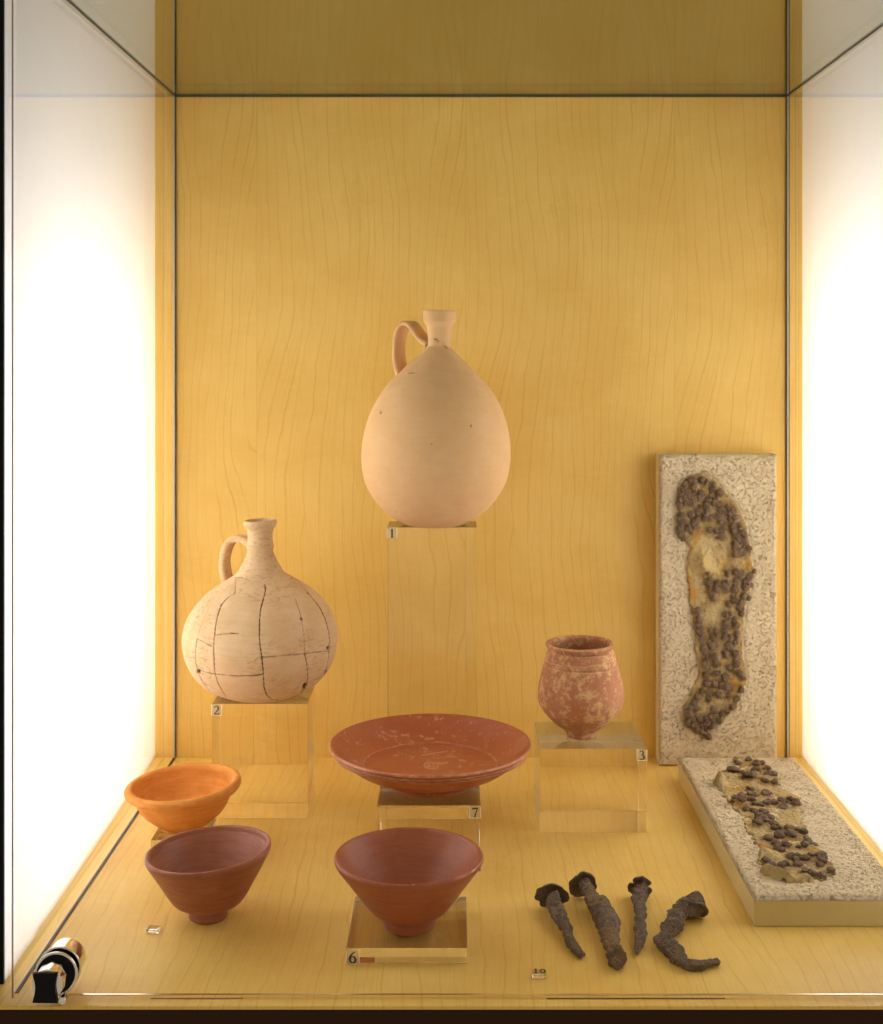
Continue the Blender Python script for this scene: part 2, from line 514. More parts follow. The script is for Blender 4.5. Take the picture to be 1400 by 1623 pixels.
# ------------------------------------------------------------------ lathe
def spline(pts, n):
    """Catmull-Rom through (r, z); a point given twice makes a corner"""
    p = [np.array(a, float) for a in pts]
    segs = []
    for i in range(len(p) - 1):
        if np.allclose(p[i], p[i + 1]):
            continue
        a, b = p[i], p[i + 1]
        pm = p[i - 1] if i > 0 else a
        pn = p[i + 2] if i + 2 < len(p) else b
        segs.append((pm, a, b, pn))
    L = [np.linalg.norm(s[2] - s[1]) for s in segs]
    T = sum(L)
    out = [segs[0][1]]
    for s, l in zip(segs, L):
        k = max(1, int(round(n * l / T)))
        d1 = (s[2] - s[0]) * 0.5 if not np.allclose(s[0], s[1]) else (s[2] - s[1])
        d2 = (s[3] - s[1]) * 0.5 if not np.allclose(s[3], s[2]) else (s[2] - s[1])
        m = np.linalg.norm(s[2] - s[1])
        for d in (d1, d2):
            ld = np.linalg.norm(d)
            if ld > m:
                d *= m / ld
        for j in range(1, k + 1):
            t = j / k
            h00 = 2 * t**3 - 3 * t**2 + 1; h10 = t**3 - 2 * t**2 + t
            h01 = -2 * t**3 + 3 * t**2; h11 = t**3 - t**2
            out.append(h00 * s[1] + h10 * d1 + h01 * s[2] + h11 * d2)
    return np.array(out)

def seg_dist(px, py, poly):
    d = np.full(px.shape, 1e9)
    for (x0, y0), (x1, y1) in zip(poly[:-1], poly[1:]):
        dx, dy = x1 - x0, y1 - y0
        t = np.clip(((px - x0) * dx + (py - y0) * dy) / (dx * dx + dy * dy + 1e-9), 0, 1)
        d = np.minimum(d, np.hypot(px - x0 - t * dx, py - y0 - t * dy))
    return d

def wob(th, z, seed, amp):
    r = np.zeros_like(th)
    rs = np.random.RandomState(seed)
    for k in range(1, 6):
        a, b, c = rs.uniform(0, 6.28), rs.uniform(-0.6, 0.6), rs.uniform(0.4, 1)
        r += c / k * np.sin(k * th + a + b * z)
    for k in range(4):
        a, b = rs.uniform(0, 6.28), rs.uniform(2, 7)
        r += 0.12 * np.sin(b * z + a)
    return r * amp

def lathe(name, prof, loc, mat, parent, nseg=160, nrow=120, seed=1, amp=0.012, lean=(0, 0), slant=None, cracks=(), chips=(), edges=(), rough=0.0):
    pr = spline(prof, nrow)
    R, Z = pr[:, 0], pr[:, 1]
    th = np.linspace(0, 2 * math.pi, nseg, endpoint=False)
    RR, TT = np.meshgrid(R, th, indexing='ij')
    ZZ = np.repeat(Z[:, None], nseg, 1)
    RR = RR + np.where(RR > 0.05, wob(TT, ZZ, seed, amp), 0)
    if rough:
        rs = np.random.RandomState(seed + 5)
        RR = RR + rs.normal(0, rough, RR.shape)
    X = RR * np.cos(TT); Y = RR * np.sin(TT); Zq = ZZ.copy()
    h = Z.max()
    if slant is not None:                       # rim out of level
        Zq = Zq + (X * slant[0] + Y * slant[1]) * np.clip(ZZ / h, 0, 1) ** 1.6
    X = X + ZZ * lean[0]; Y = Y + ZZ * lean[1]
    Zq = Zq - X * lean[0] * np.clip(ZZ / h, 0, 1)
    mark = np.zeros(RR.shape); edge = np.zeros(RR.shape)
    if cracks or chips or edges:
        # outward normal of the profile (outer wall only)
        dR = np.gradient(R); dZ = np.gradient(Z)
        nn = np.hypot(dR, dZ) + 1e-9
        nr, nz = dZ / nn, -dR / nn
        NX = nr[:, None] * np.cos(TT); NY = nr[:, None] * np.sin(TT); NZ = np.repeat(nz[:, None], nseg, 1)
        WX, WY, WZ = X + loc[0], Y + loc[1], Zq + loc[2]
        px = VX + WX / WY * F; py = VY - WZ / WY * F
        facing = -(NX * WX + NY * WY + NZ * WZ) / np.sqrt(WX**2 + WY**2 + WZ**2)
        ok = facing > 0.03
        dep = np.zeros(RR.shape)
        rs = np.random.RandomState(3)
        jit = wob(px * 0.09, py * 0.11, 9, 0.35)
        for poly, wd, st in cracks:
            d = seg_dist(px + jit, py + jit[::-1], poly)
            wv = wd * (0.85 + 0.32 * np.sin(px * 0.21 + py * 0.33) * np.sin(py * 0.47 - px * 0.13 + 1.0))
            mk = np.clip((wv - d) / (wd * 0.55), 0, 1) * st * ok
            mark = np.maximum(mark, mk); dep = np.maximum(dep, mk * 0.10)
        for cx, cyy, rr in chips:
            d = np.hypot(px - cx, (py - cyy) * 0.8) + jit * 3.0 + 0.35 * np.sin(px * 1.7 + cx) + 0.25 * np.sin(py * 1.9 + cyy)
            mk = np.clip((rr - d) / (rr * 0.4), 0, 1) * ok
            mark = np.maximum(mark, mk); dep = np.maximum(dep, mk * 0.22)
        for poly, wd, st in edges:
            d = seg_dist(px + jit * 0.5, py, poly)
            edge = np.maximum(edge, np.clip((wd - d) / (wd * 0.5), 0, 1) * st * ok)
        X = X - NX * dep; Y = Y - NY * dep; Zq = Zq - NZ * dep
    V = np.stack([X, Y, Zq], -1).reshape(-1, 3)
    n = len(R)
    i = np.arange(n - 1)[:, None] * nseg
    j = np.arange(nseg)[None, :]
    j2 = (j + 1) % nseg
    Q = np.stack([i + j, i + j2, i + nseg + j2, i + nseg + j], -1).reshape(-1, 4)
    me = mesh_np(name, V, Q)
    if cracks or chips or edges:
        for nm, arr in (("mark", mark), ("edge", edge)):
            a = me.attributes.new(nm, 'FLOAT', 'POINT')
            a.data.foreach_set("value", arr.astype(np.float32).ravel())
    return link(name, me, mat, parent)

# ------------------------------------------------------------------ digits, labels, risers
DIG = {   # strokes in a 1 x 1.4 cell: (points, width at each point)
    '1': [([(0.50, 0.05), (0.50, 1.35)], (0.16, 0.16)), ([(0.26, 1.12), (0.50, 1.32)], (0.05, 0.10)), ([(0.28, 0.04), (0.72, 0.04)], (0.05, 0.05))],
    '2': [([(0.14, 1.02), (0.24, 1.26), (0.46, 1.36), (0.70, 1.24), (0.78, 0.98), (0.66, 0.68), (0.36, 0.34), (0.12, 0.08)], (0.07, 0.09, 0.08, 0.13, 0.15, 0.13, 0.09, 0.06)),
          ([(0.10, 0.07), (0.80, 0.07), (0.90, 0.26)], (0.12, 0.12, 0.05))],
    '3': [([(0.16, 1.12), (0.30, 1.32), (0.52, 1.36), (0.72, 1.20), (0.68, 0.92), (0.42, 0.76)], (0.07, 0.09, 0.09, 0.14, 0.11, 0.05)),
          ([(0.40, 0.76), (0.72, 0.66), (0.84, 0.42), (0.72, 0.14), (0.42, 0.02), (0.14, 0.10)], (0.05, 0.10, 0.15, 0.12, 0.08, 0.11))],
    '6': [([(0.84, 1.34), (0.56, 1.22), (0.28, 0.92), (0.16, 0.54), (0.24, 0.18), (0.50, 0.02), (0.76, 0.14), (0.86, 0.42), (0.74, 0.70), (0.50, 0.80), (0.24, 0.66)], (0.05, 0.08, 0.12, 0.15, 0.12, 0.07, 0.12, 0.14, 0.11, 0.06, 0.05))],
    '7': [([(0.10, 1.08), (0.18, 1.28)], (0.05, 0.10)), ([(0.14, 1.28), (0.88, 1.28)], (0.13, 0.13)), ([(0.88, 1.30), (0.62, 0.72), (0.44, 0.02)], (0.06, 0.10, 0.14))],
    '0': [([(0.50, 1.36), (0.24, 1.16), (0.14, 0.68), (0.24, 0.20), (0.50, 0.02), (0.76, 0.20), (0.86, 0.68), (0.76, 1.16), (0.50, 1.36)], (0.06, 0.10, 0.15, 0.10, 0.06, 0.10, 0.15, 0.10, 0.06))],
}
def digits(text, x, z, size, yfront, parent, mat, depth=0.02, shear=None):
    bm = bmesh.new()
    for ci, ch in enumerate(text):
        ox = x + (ci - (len(text) - 1) / 2) * size * 0.80
        for pts, ws in DIG[ch]:
            pts = [Vector((ox + (p[0] - 0.5) * size * 0.75, z + (p[1] - 0.7) * size * 0.72)) for p in pts]
            fine = []
            for i in range(len(pts) - 1):
                for s in range(4):
                    t = s / 4
                    fine.append((pts[i].lerp(pts[i + 1], t), ws[i] * (1 - t) + ws[i + 1] * t))
            fine.append((pts[-1], ws[-1]))
            prev = None
            for i, (p, wd) in enumerate(fine):
                a = fine[max(0, i - 1)][0]; b = fine[min(len(fine) - 1, i + 1)][0]
                d = (b - a).normalized(); nrm = Vector((-d.y, d.x)) * wd * size * 0.62
                ring = [bm.verts.new((p.x + nrm.x, yfront, p.y + nrm.y)), bm.verts.new((p.x - nrm.x, yfront, p.y - nrm.y)),
                        bm.verts.new((p.x - nrm.x, yfront - depth, p.y - nrm.y)), bm.verts.new((p.x + nrm.x, yfront - depth, p.y + nrm.y))]
                if prev:
                    for k in range(4):
                        bm.faces.new((prev[k], prev[(k + 1) % 4], ring[(k + 1) % 4], ring[k]))
                else:
                    bm.faces.new(ring)
                prev = ring
            bm.faces.new(prev)
    return link("number", mesh_bm("number", bm), mat, parent)

def riser(px0, px1, pytop, Yf, depth, label, labeltext=None, labelside='l', bev=0.006):
    ztop = -(pytop - VY) * Yf / F
    x0 = (px0 - VX) * Yf / F; x1 = (px1 - VX) * Yf / F
    t = thing("acrylic_riser", label, "display riser", ((x0 + x1) / 2, Yf + depth / 2, ZF), 0, "clear acrylic risers under the pots")
    hw, hd, h = (x1 - x0) / 2, depth / 2, ztop - ZF
    box("block", (-hw, -hd, 0.012), (hw, hd, h), M['acr'], t, bev, 1)
    if labeltext:
        s = 0.86
        cx = -hw + s / 2 - 0.02 if labelside == 'l' else hw - s / 2 + 0.02
        cz = h - s / 2 - 0.03
        if h < 1.2:
            cz = s / 2 + 0.02
        lb = box("number_label", (cx - s / 2, -hd - 0.13, cz - s / 2), (cx + s / 2, -hd - 0.012, cz + s / 2), M['lab'], t, 0.01, 1)
        # bright cut edges of the little plate
        e = 0.05
        bm = bmesh.new()
        add_box(bm, (cx - s / 2 - 0.004, -hd - 0.14, cz - s / 2), (cx - s / 2 + e, -hd - 0.132, cz + s / 2))
        add_box(bm, (cx + s / 2 - e, -hd - 0.14, cz - s / 2), (cx + s / 2 + 0.004, -hd - 0.132, cz + s / 2))
        if labeltext not in '1':
            add_box(bm, (cx - s / 2 + e, -hd - 0.14, cz - s / 2 - 0.004), (cx + s / 2 - e, -hd - 0.132, cz - s / 2 + e * 0.6))
        link("label_edge", mesh_bm("label_edge", bm), M['labedge'], lb)
        digits(labeltext, cx, cz, 0.72, -hd - 0.133, lb, M['ink'])
    return (x0 + x1) / 2, Yf + depth / 2, ztop

R1 = riser(614, 756, 836, 108.8, 3.8, "tall clear acrylic riser under the plain flagon, numbered 1", '1', 'l', 0.0)
R2 = riser(336, 487.5, 1116, 106.3, 5.6, "clear acrylic riser under the cracked flagon, numbered 2", '2', 'l')
R3 = riser(856, 1025.5, 1187, 103.2, 7.4, "wide clear acrylic riser under the worn red beaker, numbered 3", '3', 'r')
R4 = riser(239, 326, 1332, 96.4, 4.4, "small clear acrylic riser under the orange bowl, partly hidden")
R6 = riser(549, 741, 1503, 81.4, 7.6, "low clear acrylic slab under the plain red conical bowl, numbered 6", '6', 'l')
R7 = riser(598, 762, 1277, 95.6, 7.6, "clear acrylic riser under the broad red dish, numbered 7", '7', 'r')

def scale_at(Y):
    return F / Y

# ------------------------------------------------------------------ flagon on riser 1
def strap(name, pts, az, hw, ht, mat, parent, n=60, m=20, widths=None):
    """strap handle; pts = (distance from the axis, height), az = azimuth"""
    p = spline(pts, n)
    d = Vector((math.cos(az), math.sin(az), 0)); side = Vector((-math.sin(az), math.cos(az), 0)); up = Vector((0, 0, 1))
    V = []
    N = len(p)
    for i in range(N):
        a = p[max(0, i - 1)]; b = p[min(N - 1, i + 1)]
        tg = (d * (b[0] - a[0]) + up * (b[1] - a[1])).normalized()
        nr = tg.cross(side).normalized()
        c = d * p[i][0] + up * p[i][1]
        k = i / (N - 1)
        flare = 1 + (-0.15 * max(0, 1 - k * 6) ** 2 + 0.35 * max(0, 1 - (1 - k) * 7) ** 2)
        W = hw * flare * (1 + 0.04 * math.sin(k * 17)); T = ht * (1 + 0.05 * math.sin(k * 23 + 1))
        for j in range(m):
            a_ = 2 * math.pi * j / m
            ca, sa = math.cos(a_), math.sin(a_)
            q = 0.62
            ex = math.copysign(abs(ca) ** q, ca) * W
            ey = math.copysign(abs(sa) ** q, sa) * T * (1 - 0.18 * (1 - abs(ca)) * (1 if sa > 0 else 0))
            v = c + side * ex + nr * ey
            V.append((v.x, v.y, v.z))
    Q = []
    for i in range(N - 1):
        for j in range(m):
            j2 = (j + 1) % m
            Q.append((i * m + j, i * m + j2, (i + 1) * m + j2, (i + 1) * m + j))
    return link(name, mesh_np(name, V, Q), mat, parent)

buff = clay("buff_clay", (0.72, 0.45, 0.215), (0.65, 0.385, 0.170), (0.76, 0.49, 0.255), 0.85, 0.15, 0.5, 0.012, 0.18, mark=True, markcol=(0.30, 0.18, 0.09))
cx1, cy1, cz1 = R1[0] + 0.05, 110.7, R1[2] + 0.012
fx = (688.5 - VX) * cy1 / F
loc = (fx, cy1, cz1)
t = thing("flagon", "plain buff clay flagon with one handle, highest in the case", "flagon", loc, 0)
k = 1 / 72.0
pts = [(0.02, 0.10), (2.2, 0.10), (2.2, 0.10), (2.42, 0.0), (2.42, 0.0), (3.0, 0.28), (3.95, 0.85), (4.72, 1.6), (5.30, 2.3), (5.97, 3.5), (6.29, 4.75), (6.38, 5.95), (6.27, 7.35),
       (5.95, 8.75), (5.43, 10.1), (4.62, 11.5), (3.95, 12.3), (3.15, 13.1), (2.38, 13.85), (1.70, 14.5), (1.25, 14.98), (1.02, 15.25), (0.97, 15.7), (1.0, 16.3), (1.08, 16.9),
       (1.22, 17.15), (1.37, 17.35), (1.37, 17.35), (1.40, 17.6), (1.41, 18.25), (1.41, 18.25), (1.34, 18.33), (1.2, 18.3), (1.2, 18.3), (1.0, 17.3), (0.68, 16.4), (0.66, 14.5)]
c10 = lambda L, ox, oy, s: [(ox + a / s, oy + b / s) for a, b in L]
cr = [(c10([(885, 575), (925, 575), (960, 605)], 600, 480, 10), 1.3, 1.0),
      (c10([(1040, 675), (1075, 690), (1090, 712)], 600, 480, 10), 1.2, 1.0),
      (c10([(750, 590), (885, 562), (960, 605), (1040, 670), (1150, 740)], 600, 480, 10), 0.7, 0.16),
      (c10([(495, 1108), (575, 1095)], 600, 480, 10), 1.5, 0.8),
      (c10([(318, 1408), (345, 1425)], 540, 460, 3.863), 0.8, 0.5),
      (c10([(330, 1415), (352, 1432)], 540, 460, 3.863), 0.8, 0.5)]
ch = [(540 + a / 3.863, 460 + b / 3.863, r * 0.62) for a, b, r in ((730, 544, 1.2), (799, 830, 1.0), (558, 940, 0.9), (338, 1360, 0.9), (855, 1275, 0.8), (670, 838, 0.7), (475, 762, 0.6), (245, 748, 0.6), (700, 735, 0.6))]
lathe("body", pts, loc, buff, t, 520, 330, 2, 0.010, lean=(0.026, 0), cracks=cr, chips=ch)
strap("handle", [(0.4, 15.35), (1.1, 15.8), (1.8, 16.5), (2.4, 17.1), (3.0, 17.2), (3.55, 16.7), (3.85, 15.8), (3.92, 14.8), (3.82, 13.8), (3.6, 13.1), (3.2, 12.4)], math.radians(143), 0.80, 0.26, buff, t)

# ------------------------------------------------------------------ flagon on riser 2
pale = clay("pale_cracked_clay", (0.66, 0.43, 0.225), (0.54, 0.32, 0.155), (0.71, 0.50, 0.29), 0.85, 0.15, 0.6, 0.02, 0.30, mark=True, markcol=(0.075, 0.035, 0.012), streaks=(0.38, 0.20, 0.10))
cy2 = 108.8
fx2 = (413.5 - VX) * cy2 / F
loc = (fx2, cy2, R2[2] + 0.012)
t = thing("flagon", "round pale flagon glued from many sherds, dark cracks across its belly", "flagon", loc, 0)
c6 = lambda L: [(290 + a / 5.6, 900 + b / 5.6) for a, b in L]
CR = [
    ([(730, 155), (735, 200), (712, 290), (690, 370), (680, 480), (678, 600), (685, 690), (700, 790), (710, 880), (715, 960), (720, 1060), (745, 1130), (790, 1170), (840, 1178)], 1.35, 1.0),
    ([(380, 285), (340, 330), (310, 420), (290, 520), (278, 620), (272, 740), (278, 850), (285, 940), (310, 1020), (350, 1090), (385, 1150)], 1.0, 0.85),
    ([(125, 630), (115, 720), (110, 800), (120, 870), (145, 920)], 0.95, 0.7),
    ([(145, 950), (180, 1020), (250, 1110)], 0.8, 0.6),
    ([(125, 630), (190, 665), (265, 700)], 0.85, 0.65),
    ([(150, 910), (220, 930), (290, 940), (400, 955), (500, 962), (620, 958), (715, 945)], 0.95, 0.75),
    ([(580, 960), (650, 958), (715, 945)], 1.2, 0.95),
    ([(290, 597), (360, 585), (430, 582), (490, 582)], 0.8, 0.55), ([(425, 582), (460, 582)], 1.4, 1.0),
    ([(700, 795), (800, 790), (900, 778), (1000, 770), (1080, 765), (1200, 748), (1300, 740)], 1.0, 0.75),
    ([(1000, 280), (1030, 370), (1050, 450), (1068, 560), (1078, 660), (1080, 760)], 0.75, 0.45),
    ([(1080, 760), (1100, 860), (1108, 940), (1105, 1010), (1085, 1060), (1040, 1115)], 1.1, 0.85),
    ([(1105, 215), (1160, 280), (1220, 360), (1265, 450), (1295, 560), (1305, 660), (1290, 710)], 1.15, 0.95),
    ([(1298, 740), (1298, 780), (1275, 900), (1255, 960)], 0.9, 0.7),
    ([(1080, 180), (1105, 215)], 0.7, 0.5),
    ([(1120, 1025), (1200, 985), (1260, 950)], 0.9, 0.7), ([(1310, 705), (1375, 695)], 0.6, 0.4),
    ([(465, 80), (470, 150), (465, 225), (420, 250), (375, 288)], 0.75, 0.5),
    ([(465, 85), (530, 82), (590, 110)], 0.8, 0.6),
    ([(250, 320), (190, 440), (150, 540), (125, 630)], 0.6, 0.28),
    ([(20, 785), (70, 800), (105, 800)], 0.6, 0.4),
    ([(1090, 620), (1180, 640), (1260, 650)], 0.6, 0.22),
    ([(470, 222), (580, 222)], 0.6, 0.25), ([(490, 590), (600, 605)], 0.6, 0.15),
]
CR = [(c6(L), a * 0.82, s) for L, a, s in CR]
CH = [(290 + a / 5.6, 900 + b / 5.6, r) for a, b, r in ((1292, 712, 3.6), (140, 925, 3.3), (1085, 1045, 3.2), (1075, 1065, 2.6), (733, 172, 2.0), (1262, 940, 2.4), (1110, 220, 1.6), (342, 330, 1.5), (702, 795, 1.6), (1050, 455, 1.2), (1205, 537, 0.9), (800, 1172, 1.6), (1268, 920, 2.0))]
pts = [(0.02, 0.12), (1.8, 0.12), (1.8, 0.12), (2.0, 0.0), (2.0, 0.0), (2.75, 0.14), (3.85, 0.58), (4.85, 1.2), (5.68, 2.15), (6.22, 3.25), (6.44, 4.2), (6.5, 4.95), (6.37, 5.8), (6.06, 6.7),
       (5.3, 7.85), (4.45, 8.7), (3.6, 9.3), (2.65, 9.9), (2.05, 10.3), (1.72, 10.8), (1.42, 11.35), (1.13, 12.0), (1.07, 12.3), (1.16, 12.55), (1.07, 12.85), (1.04, 13.5), (1.12, 14.0), (1.28, 14.25),
       (1.37, 14.45), (1.34, 14.72), (1.22, 14.8), (1.1, 14.74), (1.02, 14.4), (0.8, 13.4), (0.7, 11)]
lathe("body", pts, loc, pale, t, 900, 440, 5, 0.018, lean=(-0.004, 0), cracks=CR, chips=CH, slant=(0.03, 0))
strap("handle", [(0.6, 12.6), (1.05, 12.8), (1.6, 13.05), (2.2, 13.1), (2.85, 12.95), (3.4, 12.3), (3.66, 11.4), (3.68, 10.6), (3.55, 9.9), (3.3, 9.3)], math.radians(154), 0.60, 0.33, pale, t)

# ------------------------------------------------------------------ worn beaker on riser 3
beaker = clay("worn_red_slip", (0.44, 0.165, 0.070), (0.34, 0.115, 0.045), (0.50, 0.215, 0.10), 0.62, 0.35, 0.7, 0.02, 0.2, wear=0.85, wearcol=(0.72, 0.44, 0.21), wear_scale=1.25, wear_lo=0.50, wear_hi=0.575, mark=True, markcol=(0.06, 0.03, 0.015))
loc = ((921.5 - VX) * 106.6 / F, 106.6, R3[2] + 0.012)
t = thing("beaker", "small bulbous red beaker with flaking pale patches and a grooved neck", "beaker", loc)
pts = [(0.02, 0.1), (1.0, 0.1), (1.0, 0.1), (1.15, 0.0), (1.15, 0.0), (1.26, 0.25), (1.33, 0.5), (1.62, 0.72), (2.15, 1.12), (2.8, 1.72), (3.32, 2.42), (3.53, 3.15), (3.50, 4.0), (3.29, 5.0), (3.06, 5.85),
       (3.06, 5.85), (2.98, 5.93), (2.98, 5.93), (2.97, 6.02), (2.93, 6.12), (2.93, 6.12), (2.95, 6.22), (2.95, 6.22), (2.78, 6.85), (2.66, 7.08), (2.66, 7.08), (2.60, 7.18), (2.64, 7.28), (2.64, 7.28), (2.76, 7.42),
       (2.83, 7.6), (2.74, 7.7), (2.55, 7.68), (2.42, 7.5), (2.45, 7.2), (2.8, 6.0), (3.2, 4), (3.1, 2.8), (1.5, 1.0), (0.02, 0.7)]
ZL = [(830 + a / 4.636, 990 + b / 4.636) for a, b in ((265, 168), (275, 200), (295, 232))]
E3 = [([(830 + a / 4.636, 990 + b / 4.636) for a, b in L], wd, s) for L, wd, s in (
    (((148, 262), (240, 296), (420, 316), (560, 300), (690, 250)), 1.1, 0.9), (((165, 130), (200, 165), (400, 195), (600, 170), (655, 130)), 1.2, 0.8),
    (((385, 540), (420, 512), (470, 520), (480, 545), (430, 540)), 1.2, 0.9), (((470, 470), (520, 370)), 1.0, 0.6), (((300, 320), (305, 420)), 1.3, 0.6))]
bk = lathe("body", pts, loc, beaker, t, 300, 260, 8, 0.012, lean=(-0.012, 0), cracks=[(ZL, 0.7, 0.8)], edges=E3)

# ------------------------------------------------------------------ dish on riser 7
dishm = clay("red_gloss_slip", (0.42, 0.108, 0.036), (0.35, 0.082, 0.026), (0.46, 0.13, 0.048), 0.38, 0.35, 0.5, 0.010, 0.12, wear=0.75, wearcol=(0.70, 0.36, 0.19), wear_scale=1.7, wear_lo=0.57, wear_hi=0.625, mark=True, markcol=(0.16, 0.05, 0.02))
cy7 = 100.6
loc = ((682.5 - VX) * cy7 / F, cy7, R7[2] + 0.012)
t = thing("dish", "broad shallow red dish with ridged rim and pale scuffs on its inside", "dish", loc)
pts = [(0.02, 0.35), (2.9, 0.35), (2.9, 0.35), (3.05, 0.0), (3.05, 0.0), (3.3, 0.0), (3.3, 0.0), (3.42, 0.30), (3.5, 0.55), (3.5, 0.55), (4.6, 0.82), (5.7, 1.25), (6.6, 1.85), (7.15, 2.28), (7.15, 2.28), (7.28, 2.30), (7.28, 2.30),
       (7.48, 2.40), (7.54, 2.50), (7.50, 2.58), (7.50, 2.58), (7.66, 2.64), (7.72, 2.74), (7.66, 2.82), (7.66, 2.82), (7.80, 2.88), (7.88, 3.0), (7.84, 3.12), (7.72, 3.17), (7.6, 3.12), (7.52, 3.02), (7.52, 3.02),
       (7.1, 2.62), (6.5, 2.12), (5.9, 1.72), (5.35, 1.45), (5.35, 1.45), (5.27, 1.50), (5.18, 1.47), (5.18, 1.47), (5.1, 1.37), (4.2, 1.30), (2.5, 1.26), (0.02, 1.25)]
z4 = lambda L: [(590 + a / 5.185, 1120 + b / 5.185) for a, b in L]
E7 = [(z4([(-320, 360), (-130, 300), (0, 362), (100, 318), (200, 288), (330, 266), (480, 262), (640, 272), (760, 300), (870, 330), (970, 385), (1020, 440)]), 0.01, 0.0)]
# potter's stamp and scuffs
for L, wd, s in (([(430, 480), (440, 462), (480, 458), (540, 468), (580, 468)], 0.9, 0.75), ([(430, 490), (450, 505), (500, 512), (540, 505)], 0.9, 0.75), ([(450, 485), (470, 475), (480, 490), (462, 497), (450, 485)], 0.7, 0.8),
                 ([(500, 470), (505, 500)], 0.7, 0.7), ([(520, 472), (530, 498)], 0.7, 0.6), ([(548, 470), (540, 495)], 0.7, 0.6),
                 ([(425, 340), (450, 352), (430, 372)], 1.0, 0.8), ([(410, 400), (450, 392), (540, 378), (620, 368)], 0.7, 0.7), ([(610, 408), (690, 412)], 0.9, 0.7), ([(715, 440), (760, 445)], 1.0, 0.7),
                 ([(580, 470), (620, 460)], 0.9, 0.7), ([(300, 405), (345, 415), (315, 432)], 0.7, 0.5), ([(245, 238), (300, 230)], 0.9, 0.7), ([(395, 240), (415, 248)], 1.0, 0.8), ([(660, 240), (680, 245)], 0.9, 0.6),
                 ([(520, 288), (640, 300)], 0.6, 0.6), ([(440, 265), (500, 262)], 1.2, 0.7), ([(655, 370), (675, 368)], 0.9, 0.6), ([(720, 490), (725, 492)], 1.2, 0.7), ([(185, 400), (215, 402)], 0.8, 0.6)):
    E7.append((z4(L), wd * 2.2, min(1, s * 1.2)))
dish = lathe("body", pts, loc, dishm, t, 620, 420, 12, 0.010, edges=E7)
# worn ridges: pale where the slip is rubbed off the ring and the rim mouldings; the mark rings paint groove shade
def wear_and_shade_rings(o, rings, attr='edge', even=False):
    me = o.data
    n = len(me.vertices)
    co = np.empty(n * 3, np.float32); me.vertices.foreach_get("co", co); co = co.reshape(-1, 3) / S
    r = np.hypot(co[:, 0], co[:, 1]); z = co[:, 2]; th = np.arctan2(co[:, 1], co[:, 0])
    a = me.attributes[attr]
    e = np.empty(n, np.float32); a.data.foreach_get("value", e)
    for r0, z0, wd, s in rings:
        d = np.hypot(r - r0, z - z0)
        patch = 0.55 + 0.45 * np.sin(th * 3 + r0) * np.sin(th * 7.3 + 1) + 0.25 * np.sin(th * 41 + z0 * 9)
        if even:
            patch = 1
        e = np.maximum(e, np.clip((wd - d) / (wd * 0.6), 0, 1) * s * np.clip(patch, 0.4, 1))
    a.data.foreach_set("value", e)
wear_and_shade_rings(dish, [(5.27, 1.50, 0.11, 1.0), (7.86, 3.08, 0.18, 1.0), (7.72, 2.74, 0.10, 1.0), (7.54, 2.50, 0.08, 0.9), (3.3, 0.03, 0.14, 0.9)])
wear_and_shade_rings(dish, [(7.50, 2.58, 0.07, 1.0), (7.66, 2.82, 0.07, 1.0), (7.22, 2.29, 0.07, 0.9)], 'mark', True)  # shade painted dark into the rim grooves, too shallow to darken by themselves

wear_and_shade_rings(bk, [(3.03, 5.88, 0.06, 0.9), (2.95, 6.22, 0.06, 0.7), (2.83, 7.6, 0.10, 0.9), (2.66, 7.08, 0.06, 0.6)])
wear_and_shade_rings(bk, [(2.97, 6.0, 0.07, 0.45), (2.60, 7.18, 0.07, 0.6)], 'mark', True)  # dark lines paint the shade inside the neck and lip grooves

# ------------------------------------------------------------------ bowls
red = clay("brown_red_slip", (0.36, 0.102, 0.042), (0.29, 0.076, 0.028), (0.40, 0.122, 0.054), 0.42, 0.35, 0.5, 0.012, 0.2, rings=0.6)
red5 = clay("dark_red_slip", (0.32, 0.102, 0.050), (0.25, 0.074, 0.034), (0.37, 0.128, 0.066), 0.44, 0.35, 0.5, 0.012, 0.2, wear=0.7, wearcol=(0.60, 0.34, 0.20), wear_scale=2.2, wear_lo=0.68, wear_hi=0.73, rings=0.8)
orange = clay("orange_clay", (0.72, 0.265, 0.045), (0.56, 0.185, 0.028), (0.78, 0.33, 0.075), 0.80, 0.2, 0.9, 0.02, 0.45, rings=0.5)

cy6 = 84.6
loc = ((648.3 - VX) * cy6 / F, cy6, R6[2] + 0.012)
t = thing("conical_bowl", "plain red conical bowl standing on the low acrylic slab", "bowl", loc, 0, "red conical bowls on small feet")
pts = [(0.02, 0.3), (1.35, 0.3), (1.35, 0.3), (1.5, 0.0), (1.5, 0.0), (1.66, 0.03), (1.78, 0.35), (1.92, 0.78), (1.92, 0.78), (2.10, 0.86), (2.55, 1.22), (3.3, 2.18), (4.1, 3.28), (4.68, 4.05), (4.84, 4.3), (4.88, 4.5), (4.78, 4.63), (4.62, 4.6), (4.50, 4.45),
       (3.9, 3.55), (3.1, 2.35), (2.2, 1.25), (1.2, 0.72), (0.02, 0.6)]
lathe("body", pts, loc, red, t, 240, 160, 15, 0.010)

